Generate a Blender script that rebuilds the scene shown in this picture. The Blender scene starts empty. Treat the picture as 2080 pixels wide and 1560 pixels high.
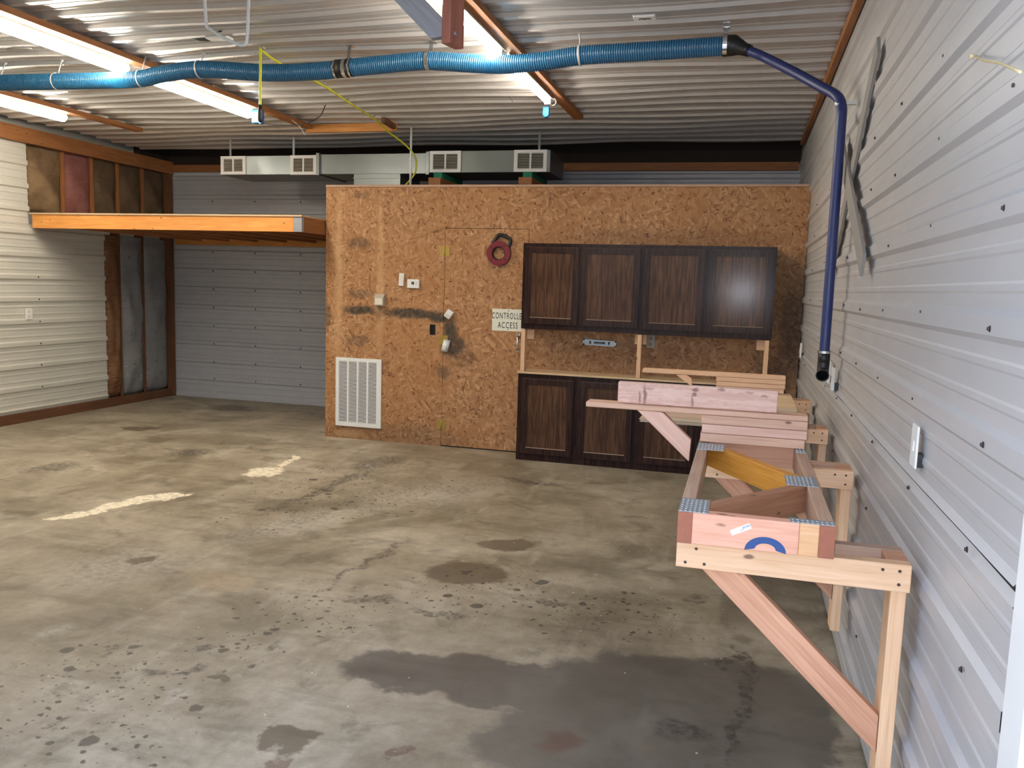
import bpy, bmesh, math, random
from mathutils import Vector, Matrix, noise as mnoise
random.seed(7)
D = bpy.data
SC = bpy.context.scene
COL = SC.collection

# ------------------------------------------------------------------ node helpers
class Mat:
    def __init__(s, name):
        s.m = D.materials.new(name); s.m.use_nodes = True
        s.t = s.m.node_tree; s.t.nodes.clear()
        s.out = s.t.nodes.new('ShaderNodeOutputMaterial')
    def n(s, typ, *ins, **kw):
        nd = s.t.nodes.new('ShaderNode' + typ)
        named = kw.pop('ins', {})
        for k, v in kw.items(): setattr(nd, k, v)
        for i, v in enumerate(ins): s.put(nd.inputs[i], v)
        for k, v in named.items(): s.put(nd.inputs[k], v)
        return nd
    def put(s, sock, v):
        if v is None: return
        if isinstance(v, bpy.types.NodeSocket): s.t.links.new(v, sock)
        else:
            if sock.type == 'RGBA' and len(v) == 3: v = (*v, 1)
            sock.default_value = v
    def math(s, op, a, b=None, c=None, clamp=False):
        nd = s.n('Math', a, b, c, operation=op); nd.use_clamp = clamp; return nd.outputs[0]
    def vm(s, op, a, b=None):
        nd = s.n('VectorMath', a, b, operation=op)
        return nd.outputs['Value'] if op in ('DOT_PRODUCT', 'LENGTH', 'DISTANCE') else nd.outputs[0]
    def mix(s, f, a, b, mode='MIX'):
        nd = s.t.nodes.new('ShaderNodeMix'); nd.data_type = 'RGBA'; nd.blend_type = mode
        s.put(nd.inputs[0], f); s.put(nd.inputs[6], a); s.put(nd.inputs[7], b); return nd.outputs[2]
    def rng(s, v, a, b, c=0.0, d=1.0, smooth=True):
        nd = s.n('MapRange', v, a, b, c, d); nd.clamp = True
        if smooth: nd.interpolation_type = 'SMOOTHSTEP'
        return nd.outputs[0]
    def pos(s): return s.n('NewGeometry').outputs['Position']
    def obj(s): return s.n('TexCoord').outputs['Object']
    def rand(s): return s.n('ObjectInfo').outputs['Random']
    def noise(s, v, sc, det=4.0, rough=0.55, dist=0.0, col=False):
        nd = s.n('TexNoise', ins={'Vector': v, 'Scale': sc, 'Detail': det, 'Roughness': rough, 'Distortion': dist})
        return nd.outputs['Color' if col else 'Fac']
    def voro(s, v, sc, rnd=1.0, feat='F1'):
        return s.n('TexVoronoi', ins={'Vector': v, 'Scale': sc, 'Randomness': rnd}, feature=feat)
    def mapp(s, v, loc=(0,0,0), rot=(0,0,0), sc=(1,1,1)):
        return s.n('Mapping', v, loc, rot, sc).outputs[0]
    def ramp(s, f, stops):
        nd = s.n('ValToRGB', f); e = nd.color_ramp.elements
        while len(e) < len(stops): e.new(0.5)
        for el, (p, c) in zip(e, stops): el.position = p; el.color = (*c, 1)
        return nd.outputs[0]
    def bump(s, h, st=0.3, d=0.01):
        return s.n('Bump', ins={'Strength': st, 'Distance': d, 'Height': h}).outputs[0]
    def bsdf(s, **ins):
        nd = s.t.nodes.new('ShaderNodeBsdfPrincipled')
        for k, v in ins.items():
            s.put(nd.inputs[k.replace('_', ' ')], v)
        s.t.links.new(nd.outputs[0], s.out.inputs[0]); return nd
    def blob(s, v, c, ia, ib, lo=0.75, hi=1.15):
        d = s.vm('SUBTRACT', v, c)
        u = s.vm('DOT_PRODUCT', d, ia); w = s.vm('DOT_PRODUCT', d, ib)
        r = s.vm('LENGTH', s.n('CombineXYZ', u, w, 0.0).outputs[0])
        return s.rng(r, lo, hi, 1.0, 0.0)
    def maxall(s, L):
        a = L[0]
        for b in L[1:]: a = s.math('MAXIMUM', a, b)
        return a

def lin(r, g, b):
    f = lambda c: (c/255/12.92) if c/255 <= 0.04045 else ((c/255+0.055)/1.055)**2.4
    return (f(r), f(g), f(b))

def plain(name, col, rough=0.5, metal=0.0, var=0.08, sc=12.0, **kw):
    M = Mat(name); p = M.obj()
    f = M.noise(p, sc, 3)
    c = M.mix(f, tuple(x*(1-var) for x in col), tuple(min(1, x*(1+var)) for x in col))
    M.bsdf(Base_Color=c, Roughness=M.rng(f, 0.2, 0.8, max(0, rough-0.06), min(1, rough+0.06)), Metallic=metal, **kw)
    return M.m

def wood(name, c1, c2, knots=0.35, rough=0.65, dark=(0.10, 0.045, 0.02), scl=1.0):
    """lumber: grain along the local X axis, annual rings, a few knots; each board shifts by its own random"""
    M = Mat(name); o = M.obj(); r = M.rand()
    sh = M.n('CombineXYZ', M.math('MULTIPLY', r, 31.0), M.math('MULTIPLY', r, 17.0), M.math('MULTIPLY', r, 5.0)).outputs[0]
    p = M.vm('ADD', o, sh)
    g = M.noise(M.mapp(p, sc=(1.2*scl, 22*scl, 22*scl)), 3.2, 5, 0.6, 0.6)
    fine = M.noise(M.mapp(p, sc=(4, 160, 160)), 1.0, 2)
    big = M.noise(M.mapp(p, sc=(1, 3, 3)), 2.0, 3)
    f = M.math('ADD', M.math('MULTIPLY', g, 0.65), M.math('MULTIPLY', fine, 0.35))
    c = M.ramp(M.rng(f, 0.32, 0.68, smooth=False), [(0.0, c2), (0.45, tuple((a+b)/2 for a, b in zip(c1, c2))), (1.0, c1)])
    c = M.mix(M.rng(big, 0.35, 0.7, 0.0, 0.35), c, tuple(x*0.8 for x in c2))
    hue = M.rng(r, 0.0, 1.0, 0.88, 1.1, False)
    c = M.mix(1.0, c, M.n('CombineColor', hue, hue, hue).outputs[0], 'MULTIPLY')
    v = M.voro(M.mapp(p, sc=(1, 2.4, 2.4)), 7.5)
    rn = M.n('SeparateColor', v.outputs['Color']).outputs[0]
    kd = M.math('ADD', v.outputs['Distance'], M.math('MULTIPLY', M.math('SUBTRACT', M.noise(p, 60, 2), 0.5), 0.08))
    k = M.math('MULTIPLY', M.rng(kd, 0.07, 0.15, 1.0, 0.0), M.math('GREATER_THAN', rn, 1.0-min(0.95, knots*1.7)))
    c = M.mix(M.math('MULTIPLY', k, 0.8), c, dark)
    M.bsdf(Base_Color=c, Roughness=rough, Normal=M.bump(f, 0.15, 0.004))
    return M.m

STAINS = [('wet',-1.609,-4.384,2.376,0.834,1.073,-5.134),('wet',-1.197,-4.393,2.545,0.552,0.9,-4.753),('wet',-0.699,-4.243,1.759,0.131,0.73,-2.715),('wet',-0.783,-4.625,1.763,0.23,0.998,-2.968),('wet',-0.315,-4.363,4.154,-0.115,0.708,-2.093),('brn',-1.865,-3.227,4.115,1.36,1.596,-5.347),('brn',-1.764,-2.692,5.218,1.466,2.905,-7.562),('wht',-4.127,-1.572,5.483,3.547,3.892,-4.16),('wht',-4.157,-1.158,7.008,5.237,23.808,3.775),('wht',-4.351,-2.507,3.993,3.282,7.434,-6.902),('wht',-4.489,-2.804,3.927,3.709,11.218,-4.245),('wht',-4.549,-3.087,3.519,3.542,15.12,-7.762),('dus',-3.325,-4.542,6.665,6.975,7.479,-9.903),('dus',-2.439,-4.861,11.852,12.284,27.157,-12.452),('dus',-3.162,-2.778,1.386,0.914,3.041,-1.649),('dus',-2.643,-1.681,1.375,0.57,1.529,-1.466),('dus',-3.608,-3.788,1.518,1.414,2.031,-1.735),('drk',-2.171,-3.761,6.9,2.895,1.502,-20.577),('drk',-1.792,-3.808,6.663,1.995,-1.371,-25.837),('drk',-2.428,-3.276,2.492,1.774,28.285,-3.379),('drk',-3.419,-1.672,1.592,1.023,14.246,-0.774),('drk',-1.328,-3.495,18.174,3.507,1.89,-17.124),('drk',-0.502,-3.9,22.406,-0.645,0.541,-25.58),('drk',-0.402,-3.869,39.227,2.754,3.791,-5.038),('drk',-0.414,-4.342,52.105,-9.114,-1.129,-2.247),('rst',-1.024,-4.729,10.542,1.687,1.997,-15.924),('tan',-0.717,-4.684,29.881,0.133,-0.861,-20.221),('drk',-5.101,-1.194,3.557,2.709,4.179,-3.999),('drk',-5.734,-2.072,3.342,3.418,5.482,-2.665),('drk',-2.641,-4.729,13.119,11.559,14.612,-19.964),('drk',-2.548,-4.678,15.995,13.616,20.398,-24.179),('drk',-2.686,-5.186,25.578,29.997,29.717,-25.89),('drk',-2.699,-5.1,21.747,24.031,26.503,-26.681),('drk',-2.567,-4.485,31.387,27.109,33.798,-24.081),('drk',-2.925,-4.631,14.312,14.637,20.126,-14.632),('drk',-2.307,-4.413,19.872,14.436,21.79,-20.611),('brn',-3.566,-3.688,7.352,6.77,13.071,-7.858),('brn',-2.387,-4.676,15.545,11.848,12.64,-19.352),('brn',-1.909,-5.004,7.316,4.943,7.407,-12.257),('drk',-2.031,-1.089,2.439,0.519,-3.927,-16.289),('drk',-0.62,-3.182,20.022,-0.38,-2.092,-10.134),('drk',-6.267,1.114,2.495,1.674,0.976,-3.769),('brn',-6.326,-0.4,4.228,3.509,3.019,-6.306),('drk',-3.437,-0.907,3.453,1.731,4.63,-2.455),('tan',-2.996,-3.798,4.929,3.283,1.617,-8.056),('rst',-1.88,-5.113,26.109,18.855,13.701,-20.016),('rst',-1.519,-4.983,38.64,20.652,18.907,-29.069),('drk',-0.623,-4.503,9.459,-0.395,-1.41,-11.082)]
CLUSTERS = [('clu',-2.668,-4.939,1.658,1.635,1.005,-1.231),('clu',-2.36,-3.981,1.88,1.128,1.346,-1.922),('clu',-1.691,-3.466,1.89,0.598,0.831,-2.263),('clu',-0.995,-3.552,1.762,0.233,0.651,-2.657),('clu',-3.246,-1.93,0.93,0.505,0.895,-0.796),('clu',-2.556,-4.501,1.944,1.618,2.509,-2.287)]

# ------------------------------------------------------------------ materials
MT = {}
MT['pine'] = wood('pine', lin(240, 200, 164), lin(214, 166, 124))
MT['fir'] = wood('fir', lin(216, 164, 132), lin(178, 122, 92))
MT['pink_fir'] = wood('pink_fir', lin(222, 180, 154), lin(196, 148, 120), knots=0.4)
MT['pink_pine'] = wood('pink_pine', lin(224, 184, 164), lin(202, 154, 132), knots=0.5)
MT['end_pink'] = wood('end_pink', lin(226, 170, 144), lin(202, 138, 112), knots=0.6)
MT['old_fir'] = wood('old_fir', lin(176, 128, 96), lin(138, 88, 62), knots=0.2)
MT['grey_fir'] = wood('grey_fir', lin(196, 164, 140), lin(158, 124, 102), knots=0.1)
MT['amber'] = wood('amber', lin(220, 158, 62), lin(186, 116, 34), knots=0.0)
MT['orange_pine'] = wood('orange_pine', lin(226, 162, 88), lin(196, 122, 52), knots=0.5)
MT['brown_pine'] = wood('brown_pine', lin(176, 118, 70), lin(134, 84, 46), knots=0.35)
MT['dark_brown'] = wood('dark_brown', lin(126, 84, 54), lin(84, 52, 32), knots=0.2)
MT['red_lumber'] = wood('red_lumber', lin(164, 104, 86), lin(124, 72, 60), knots=0.2)
MT['white_lumber'] = wood('white_lumber', lin(150, 151, 158), lin(122, 122, 128), knots=0.15)
MT['ply'] = wood('ply', lin(222, 194, 158), lin(196, 164, 124), knots=0.1)
MT['ply_grey'] = wood('ply_grey', lin(196, 182, 160), lin(150, 134, 112), knots=0.0)
MT['end_red'] = plain('end_red', lin(150, 92, 70), 0.8, var=0.25, sc=60)
MT['end_light'] = wood('end_light', lin(232, 184, 140), lin(206, 150, 100), knots=0.0, scl=0.6)
MT['galv'] = plain('galv', lin(132, 138, 138), 0.40, 0.9, 0.14, 4)
MT['plate'] = plain('plate', lin(168, 174, 178), 0.45, 0.6, 0.12, 30)
MT['chrome'] = plain('chrome', lin(220, 222, 226), 0.15, 1.0, 0.03)
MT['white'] = plain('white', lin(226, 226, 224), 0.45, 0.0, 0.03)
MT['offwhite'] = plain('offwhite', lin(214, 206, 190), 0.5, 0.0, 0.05)
MT['grey_plastic'] = plain('grey_plastic', lin(168, 158, 146), 0.55, 0.0, 0.06)
MT['black'] = plain('black', lin(22, 22, 24), 0.45, 0.0, 0.1)
MT['dark'] = plain('dark', (0.006, 0.006, 0.007), 0.9)
MT['lcd'] = plain('lcd', lin(70, 84, 78), 0.25)
MT['red_plastic'] = plain('red_plastic', lin(118, 30, 42), 0.4, 0.0, 0.08)
MT['brass'] = plain('brass', lin(176, 150, 80), 0.45, 0.6, 0.2, 40)
MT['sign'] = plain('sign', lin(224, 222, 206), 0.4, 0.0, 0.04)
MT['sign_ink'] = plain('sign_ink', lin(42, 42, 44), 0.5)
MT['blue_paint'] = plain('blue_paint', lin(44, 72, 124), 0.7, 0.0, 0.15, 40)
MT['green_paint'] = plain('green_paint', lin(20, 118, 86), 0.7, 0.0, 0.12)
MT['yellow_hose'] = plain('yellow_hose', lin(190, 190, 44), 0.4, 0.0, 0.08)
MT['navy_hose'] = plain('navy_hose', lin(34, 46, 98), 0.45, 0.0, 0.1)
MT['blue_plastic'] = plain('blue_plastic', lin(36, 118, 190), 0.35, 0.0, 0.05)
MT['screw'] = plain('screw', lin(70, 56, 56), 0.5, 0.3)
MT['tie'] = plain('tie', lin(200, 200, 196), 0.4)
MT['strap_grey'] = plain('strap_grey', lin(138, 134, 130), 0.75, 0.0, 0.1, 20)
MT['twine'] = plain('twine', lin(206, 186, 140), 0.8)
MT['blue_ink'] = plain('blue_ink', lin(120, 130, 160), 0.7)
MT['attic'] = plain('attic', lin(46, 36, 30), 0.9)
MT['concrete_out'] = plain('concrete_out', lin(176, 172, 164), 0.85, 0, 0.08, 2)

def metal_panel(name, c, metal, rough, dirt):
    M = Mat(name); p = M.pos()
    big = M.noise(p, 0.9, 4); st = M.noise(M.mapp(p, sc=(6, 1.2, 6)), 2.0, 4); fine = M.noise(p, 60, 2)
    f = M.math('ADD', M.math('MULTIPLY', big, 0.5), M.math('MULTIPLY', st, 0.5))
    col = M.mix(M.rng(f, 0.3, 0.7), tuple(x*(1-dirt) for x in c), tuple(min(1, x*(1+dirt*0.5)) for x in c))
    M.bsdf(Base_Color=col, Metallic=metal, Roughness=M.rng(f, 0.3, 0.7, rough+0.07, rough-0.05),
           Normal=M.bump(M.math('ADD', M.noise(p, 3.5, 2), M.math('MULTIPLY', fine, 0.02)), 0.25, 0.01))
    return M.m
MT['wall_right'] = metal_panel('wall_right', lin(188, 187, 188), 0.1, 0.38, 0.08)
MT['wall_left'] = metal_panel('wall_left', lin(204, 202, 192), 0.1, 0.42, 0.08)
MT['wall_back'] = metal_panel('wall_back', lin(186, 188, 194), 0.1, 0.45, 0.06)
MT['ceiling'] = metal_panel('ceiling', lin(192, 189, 186), 0.35, 0.32, 0.08)

def make_hose_mat():
    M = Mat('blue_hose'); p = M.obj()
    f = M.noise(p, 8, 3)
    c = M.mix(f, lin(14, 72, 116), lin(26, 98, 140))
    b = M.bsdf(Base_Color=c, Roughness=0.22, Coat_Weight=0.3)
    tr = M.n('BsdfTranslucent', (0.02, 0.42, 0.72, 1))
    mx = M.n('MixShader', 0.22); M.t.links.new(b.outputs[0], mx.inputs[1]); M.t.links.new(tr.outputs[0], mx.inputs[2])
    M.t.links.new(mx.outputs[0], M.out.inputs[0]); return M.m
MT['blue_hose'] = make_hose_mat()
MT['hose_rib'] = plain('hose_rib', lin(52, 112, 148), 0.3, 0.0, 0.1)

def lamp_mat(name, c, st):
    M = Mat(name); e = M.n('Emission', (*c, 1), st); M.t.links.new(e.outputs[0], M.out.inputs[0]); return M.m
LAMP = 45.0
MT['lamp'] = lamp_mat('lamp', (1.0, 0.90, 0.74), LAMP)
MT['tube'] = lamp_mat('tube', (1.0, 0.90, 0.76), LAMP*1.2)

def cabinet_mat(name, a, b, rough):
    M = Mat(name); o = M.obj(); r = M.rand()
    p = M.vm('ADD', o, M.n('CombineXYZ', M.math('MULTIPLY', r, 9.0), 0.0, M.math('MULTIPLY', r, 5.0)).outputs[0])
    g = M.noise(M.mapp(p, sc=(26, 26, 1.5)), 2.6, 5, 0.6, 0.5); w = M.noise(p, 3, 4)
    c = M.mix(M.rng(g, 0.35, 0.65), a, b)
    c = M.mix(M.rng(w, 0.45, 0.75, 0, 0.4), c, tuple(x*0.6 for x in a))
    pos = M.pos(); v = M.voro(pos, 60); dust = M.math('MULTIPLY', M.rng(v.outputs['Distance'], 0.10, 0.16, 1, 0), M.math('GREATER_THAN', M.n('SeparateColor', v.outputs['Color']).outputs[0], 0.93))
    zz = M.n('SeparateXYZ', pos).outputs[2]
    dust = M.math('MULTIPLY', dust, M.rng(zz, 0.1, 0.7, 0.55, 0.0))
    c = M.mix(dust, c, lin(150, 140, 120))
    M.bsdf(Base_Color=c, Roughness=rough, Specular_IOR_Level=0.115)
    return M.m
MT['cab_frame'] = cabinet_mat('cab_frame', lin(40, 28, 27), lin(58, 41, 37), 0.17)
MT['cab_door'] = cabinet_mat('cab_door', lin(44, 31, 29), lin(64, 46, 41), 0.17)
MT['cab_panel'] = cabinet_mat('cab_panel', lin(66, 47, 39), lin(98, 71, 54), 0.16)
MT['cab_edge_lit'] = plain('cab_edge_lit', lin(128, 108, 92), 0.35)  # paler than the doors: light caught on their bevels, painted as colour

def concrete():
    M = Mat('concrete_floor'); p = M.pos()
    q = M.vm('ADD', p, M.vm('SCALE', M.vm('SUBTRACT', M.noise(p, 5.0, 5, 0.6, col=True), (0.5, 0.5, 0.5))))
    # scale input of VectorMath SCALE sits at index 3
    q.node.inputs[1].links[0].from_node.inputs[3].default_value = 0.30
    a = M.noise(p, 0.55, 5, 0.6, 0.4); b = M.noise(p, 2.3, 6, 0.62, 0.3); c = M.noise(p, 14, 5, 0.65); d = M.noise(p, 90, 3)
    f = M.math('ADD', M.math('ADD', M.math('MULTIPLY', a, 0.38), M.math('MULTIPLY', b, 0.38)), M.math('ADD', M.math('MULTIPLY', c, 0.18), M.math('MULTIPLY', d, 0.06)))
    col = M.ramp(M.rng(f, 0.33, 0.67, smooth=False), [(0.0, lin(104, 94, 77)), (0.35, lin(138, 127, 108)), (0.65, lin(166, 156, 138)), (1.0, lin(200, 192, 174))])
    streak = M.noise(M.mapp(p, rot=(0, 0, 0.5), sc=(1, 5, 1)), 1.6, 5, 0.6)
    col = M.mix(M.rng(streak, 0.5, 0.72, 0, 0.4), col, lin(92, 84, 68))
    streak2 = M.noise(M.mapp(p, loc=(3, 1, 0), rot=(0, 0, -0.35), sc=(5, 1, 1)), 1.3, 5, 0.6)
    col = M.mix(M.rng(streak2, 0.54, 0.75, 0, 0.4), col, lin(188, 182, 166))
    m1 = M.rng(M.noise(p, 1.0, 6, 0.66, 0.9), 0.53, 0.68, 0, 0.5); col = M.mix(m1, col, lin(92, 83, 64))
    m2 = M.rng(M.noise(M.vm('ADD', p, (7, 3, 0)), 3.0, 6, 0.66, 0.8), 0.55, 0.68, 0, 0.45); col = M.mix(m2, col, lin(86, 77, 62))
    m3 = M.rng(M.noise(M.vm('ADD', p, (2, 9, 0)), 1.5, 6, 0.62, 0.6), 0.56, 0.72, 0, 0.4); col = M.mix(m3, col, lin(196, 188, 172))
    sty = {'wet': (lin(70, 67, 64), 0.72), 'brn': (lin(84, 70, 52), 0.72), 'wht': (lin(238, 228, 204), 0.95), 'dus': (lin(196, 192, 186), 0.42),
           'drk': (lin(56, 52, 50), 0.72), 'rst': (lin(92, 62, 54), 0.6), 'tan': (lin(176, 152, 118), 0.5)}
    speck = M.rng(M.noise(p, 26, 4, 0.7), 0.40, 0.60, 0.25, 1.0)
    wetm = None
    for k in ('dus', 'tan', 'wet', 'brn', 'drk', 'rst', 'wht'):
        L = []
        for s in STAINS:
            if s[0] != k: continue
            lo, hi = {'dus': (0.1, 1.2), 'wet': (0.86, 1.06), 'drk': (0.5, 1.2), 'wht': (0.8, 1.1), 'brn': (0.8, 1.1)}.get(k, (0.6, 1.2))
            L.append(M.blob(q, (s[1], s[2], 0), (s[3], s[4], 0), (s[5], s[6], 0), lo, hi))
        m = M.maxall(L)
        if k == 'wet': wetm = m
        if k in ('drk', 'dus', 'tan'): m = M.math('MULTIPLY', m, speck)
        if k == 'wht': m = M.math('MULTIPLY', m, M.rng(speck, 0.25, 0.5, 0.45, 1.0))
        cc, op = sty[k]
        col = M.mix(M.math('MULTIPLY', m, op), col, cc)
    clu = M.maxall([M.blob(q, (s[1], s[2], 0), (s[3], s[4], 0), (s[5], s[6], 0), 0.4, 1.1) for s in CLUSTERS])
    for sc, thr, op in ((9.0, 0.5, 0.75), (22.0, 0.6, 0.8), (40.0, 0.45, 0.7)):
        v = M.voro(M.vm('ADD', p, M.vm('MULTIPLY', M.vm('SUBTRACT', M.noise(p, 30, 3, col=True), (0.5, 0.5, 0.5)), (0.035, 0.035, 0))), sc)
        sp = M.n('SeparateColor', v.outputs['Color'])
        rad = M.rng(sp.outputs[1], 0.0, 1.0, 0.10, 0.30, False)
        dd = M.rng(M.math('SUBTRACT', v.outputs['Distance'], rad), -0.05, 0.04, 1, 0)
        on = M.math('LESS_THAN', sp.outputs[0], M.math('MULTIPLY', clu, thr))
        col = M.mix(M.math('MULTIPLY', M.math('MULTIPLY', dd, on), op), col, lin(62, 56, 52))
    v = M.voro(p, 16.0); sp = M.n('SeparateColor', v.outputs['Color'])
    ch = M.math('MULTIPLY', M.rng(v.outputs['Distance'], 0.05, 0.09, 1, 0), M.math('LESS_THAN', sp.outputs[0], 0.13))
    col = M.mix(M.math('MULTIPLY', ch, 0.8), col, lin(222, 216, 204))
    rg = M.math('SUBTRACT', M.rng(f, 0.35, 0.7, 0.42, 0.66), M.math('MULTIPLY', wetm, 0.10))
    M.bsdf(Base_Color=col, Roughness=rg, Specular_IOR_Level=0.4, Normal=M.bump(f, 0.12, 0.02))
    return M.m

OSB_DIRT = [(-4.07,1.268,.20,.055,1.0),(-3.52,1.258,.34,.055,1.0),(-3.26,1.235,.14,.05,1.0),(-3.14,1.10,.085,.18,1.0),(-3.10,.97,.14,.12,.9),(-3.0,.86,.13,.12,.35),
    (-3.2,.72,.09,.09,.55),(-4.08,1.92,.14,.06,.5),(-4.08,1.43,.15,.06,.5),(-4.08,.98,.15,.055,.5),(-4.08,2.37,.12,.035,.35),(-4.42,1.2,.045,.16,.6),(-3.87,1.27,.04,.1,.5),
    (-3.7,.05,.9,.16,.35)]
OSB_DARK = [(-.08,1.25,.20,.72,.85),(-.2,.85,.25,.35,.8),(-1.2,2.0,1.3,.10,.3),(-1.3,.9,1.2,.25,.3)]  # dark brown areas at the right end and around the cabinets
OSB_PALE = [(-4.30,1.5,.06,1.2,.45),(-3.86,1.6,.05,1.1,.4),(-4.2,.05,.2,.05,.5)]
def osb():
    M = Mat('osb'); p = M.pos()
    def layer(rot, sc, seed):
        m = M.mapp(M.mapp(p, rot=(0, rot, 0)), loc=(seed, seed*1.7, seed*0.6), sc=(1, 1, 3.2))
        w = M.vm('ADD', m, M.vm('MULTIPLY', M.vm('SUBTRACT', M.noise(m, 9, 2, col=True), (.5, .5, .5)), (.10, .10, .10)))
        v = M.voro(w, sc); return v
    r1 = layer(0.3, 15, 1.0); r2 = layer(1.4, 17, 4.0); r3 = layer(2.3, 14, 8.0)
    g = lambda v: M.n('SeparateColor', v.outputs['Color']).outputs[0]
    sel = M.n('SeparateColor', M.voro(p, 22).outputs['Color'])
    a = M.mix(M.math('GREATER_THAN', sel.outputs[0], 0.5), M.n('CombineColor', g(r1), g(r1), g(r1)).outputs[0], M.n('CombineColor', g(r2), g(r2), g(r2)).outputs[0])
    a = M.mix(M.math('GREATER_THAN', sel.outputs[1], 0.66), a, M.n('CombineColor', g(r3), g(r3), g(r3)).outputs[0])
    val = M.n('SeparateColor', a).outputs[0]
    col = M.ramp(val, [(0.0, lin(132, 92, 60)), (0.15, lin(156, 112, 74)), (0.55, lin(170, 126, 87)), (0.85, lin(182, 139, 99)), (1.0, lin(196, 156, 116))])
    col = M.mix(M.rng(M.noise(p, 70, 3), 0.35, 0.75, 0.0, 0.30), col, lin(128, 86, 54))
    col = M.mix(M.rng(M.noise(p, 1.6, 4), 0.35, 0.7, 0.0, 0.45), col, lin(164, 114, 68))
    for rot, seed, th in ((0.5, 2.0, 0.82), (1.9, 6.0, 0.84), (-0.5, 11.0, 0.86)):
        m = M.mapp(M.mapp(p, rot=(0, rot, 0)), loc=(seed, seed, seed), sc=(1, 1, 3.4))
        w = M.vm('ADD', m, M.vm('MULTIPLY', M.vm('SUBTRACT', M.noise(m, 14, 2, col=True), (.5, .5, .5)), (.06, .06, .06)))
        v = M.voro(w, 15.0)
        k = M.math('MULTIPLY', M.rng(v.outputs['Distance'], 0.16, 0.30, 1, 0), M.math('GREATER_THAN', g(v), th))
        col = M.mix(M.math('MULTIPLY', k, 0.85), col, lin(78, 46, 28))
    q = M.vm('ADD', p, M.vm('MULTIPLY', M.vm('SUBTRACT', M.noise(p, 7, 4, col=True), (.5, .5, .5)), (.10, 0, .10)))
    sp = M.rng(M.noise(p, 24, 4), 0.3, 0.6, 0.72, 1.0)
    for L, c, lo, hi in ((OSB_PALE, lin(206, 170, 126), 0.2, 1.1), (OSB_DARK, lin(50, 32, 22), 0.1, 1.2), (OSB_DIRT, lin(62, 56, 48), 0.5, 1.2)):
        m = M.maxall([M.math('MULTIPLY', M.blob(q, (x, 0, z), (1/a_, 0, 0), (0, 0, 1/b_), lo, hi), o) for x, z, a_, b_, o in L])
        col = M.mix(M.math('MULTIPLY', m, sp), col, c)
    M.bsdf(Base_Color=col, Roughness=0.62, Specular_IOR_Level=0.35, Normal=M.bump(val, 0.10, 0.004))
    return M.m

def batt(name, c1, c2, rough, wr, ink=False, gloss=0.3):
    M = Mat(name); p = M.obj(); f = M.noise(p, 3.0, 5); g = M.noise(M.mapp(p, rot=(0.5, 0, 0), sc=(1, 3, 9)), 2.2, 4, 0.6, 1.2)
    c = M.mix(M.rng(f, 0.3, 0.7), c1, c2)
    if ink:
        v = M.voro(M.mapp(p, sc=(1, 7.0, 3.2)), 1.6); k = M.math('MULTIPLY', M.rng(v.outputs['Distance'], 0.18, 0.24, 1, 0), M.rng(M.noise(M.mapp(p, sc=(1, 5, 40)), 2.2, 3), 0.46, 0.54))
        k = M.math('MULTIPLY', k, M.math('GREATER_THAN', M.n('SeparateColor', v.outputs['Color']).outputs[0], 0.4))
        c = M.mix(M.math('MULTIPLY', k, 0.5), c, lin(70, 80, 120))
    M.bsdf(Base_Color=c, Roughness=rough, Specular_IOR_Level=gloss, Normal=M.bump(g, wr, 0.04))
    return M.m
MT['batt_tan'] = batt('batt_tan', lin(140, 112, 84), lin(196, 166, 128), 0.75, 0.5)
MT['batt_pink'] = batt('batt_pink', lin(176, 112, 104), lin(204, 146, 138), 0.8, 0.5)
MT['batt_dark'] = batt('batt_dark', lin(118, 96, 74), lin(156, 132, 106), 0.75, 0.5)
MT['batt_kraft'] = batt('batt_kraft', lin(160, 112, 78), lin(190, 144, 104), 0.3, 0.8, gloss=0.6)
MT['batt_plastic'] = batt('batt_plastic', lin(176, 178, 180), lin(200, 200, 200), 0.28, 0.6, ink=True, gloss=0.6)
def plank_mat():
    M = Mat('plank'); o = M.obj()
    q = M.vm('ADD', o, M.vm('SCALE', M.vm('SUBTRACT', M.noise(o, 30, 3, col=True), (0.5, 0.5, 0.5)))); q.node.inputs[1].links[0].from_node.inputs[3].default_value = 0.02
    g = M.noise(M.mapp(q, sc=(1.0, 20, 20)), 3.0, 5, 0.6, 0.4)
    c = M.mix(M.rng(g, 0.35, 0.65), lin(224, 186, 168), lin(206, 160, 142))
    L = [(-.198, -.004, .008, .042, .9), (-.218, -.018, .005, .03, .8), (-.185, .022, .03, .006, .5), (-.005, .028, .016, .012, .9), (-.004, .008, .012, .009, .9), (-.012, -.014, .005, .03, .7), (.095, .034, .016, .008, .8), (.2, .03, .02, .006, .5), (.255, .018, .016, .006, .6)]
    m = M.maxall([M.math('MULTIPLY', M.blob(q, (x, 0, z), (1/a, 0, 0), (0, 0, 1/b), 0.4, 1.25), w) for x, z, a, b, w in L])
    c = M.mix(M.math('MULTIPLY', m, 0.8), c, lin(104, 58, 50))
    M.bsdf(Base_Color=c, Roughness=0.6); return M.m
MT['plank'] = plank_mat()
MT['floor'] = concrete()
MT['osb'] = osb()

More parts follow.
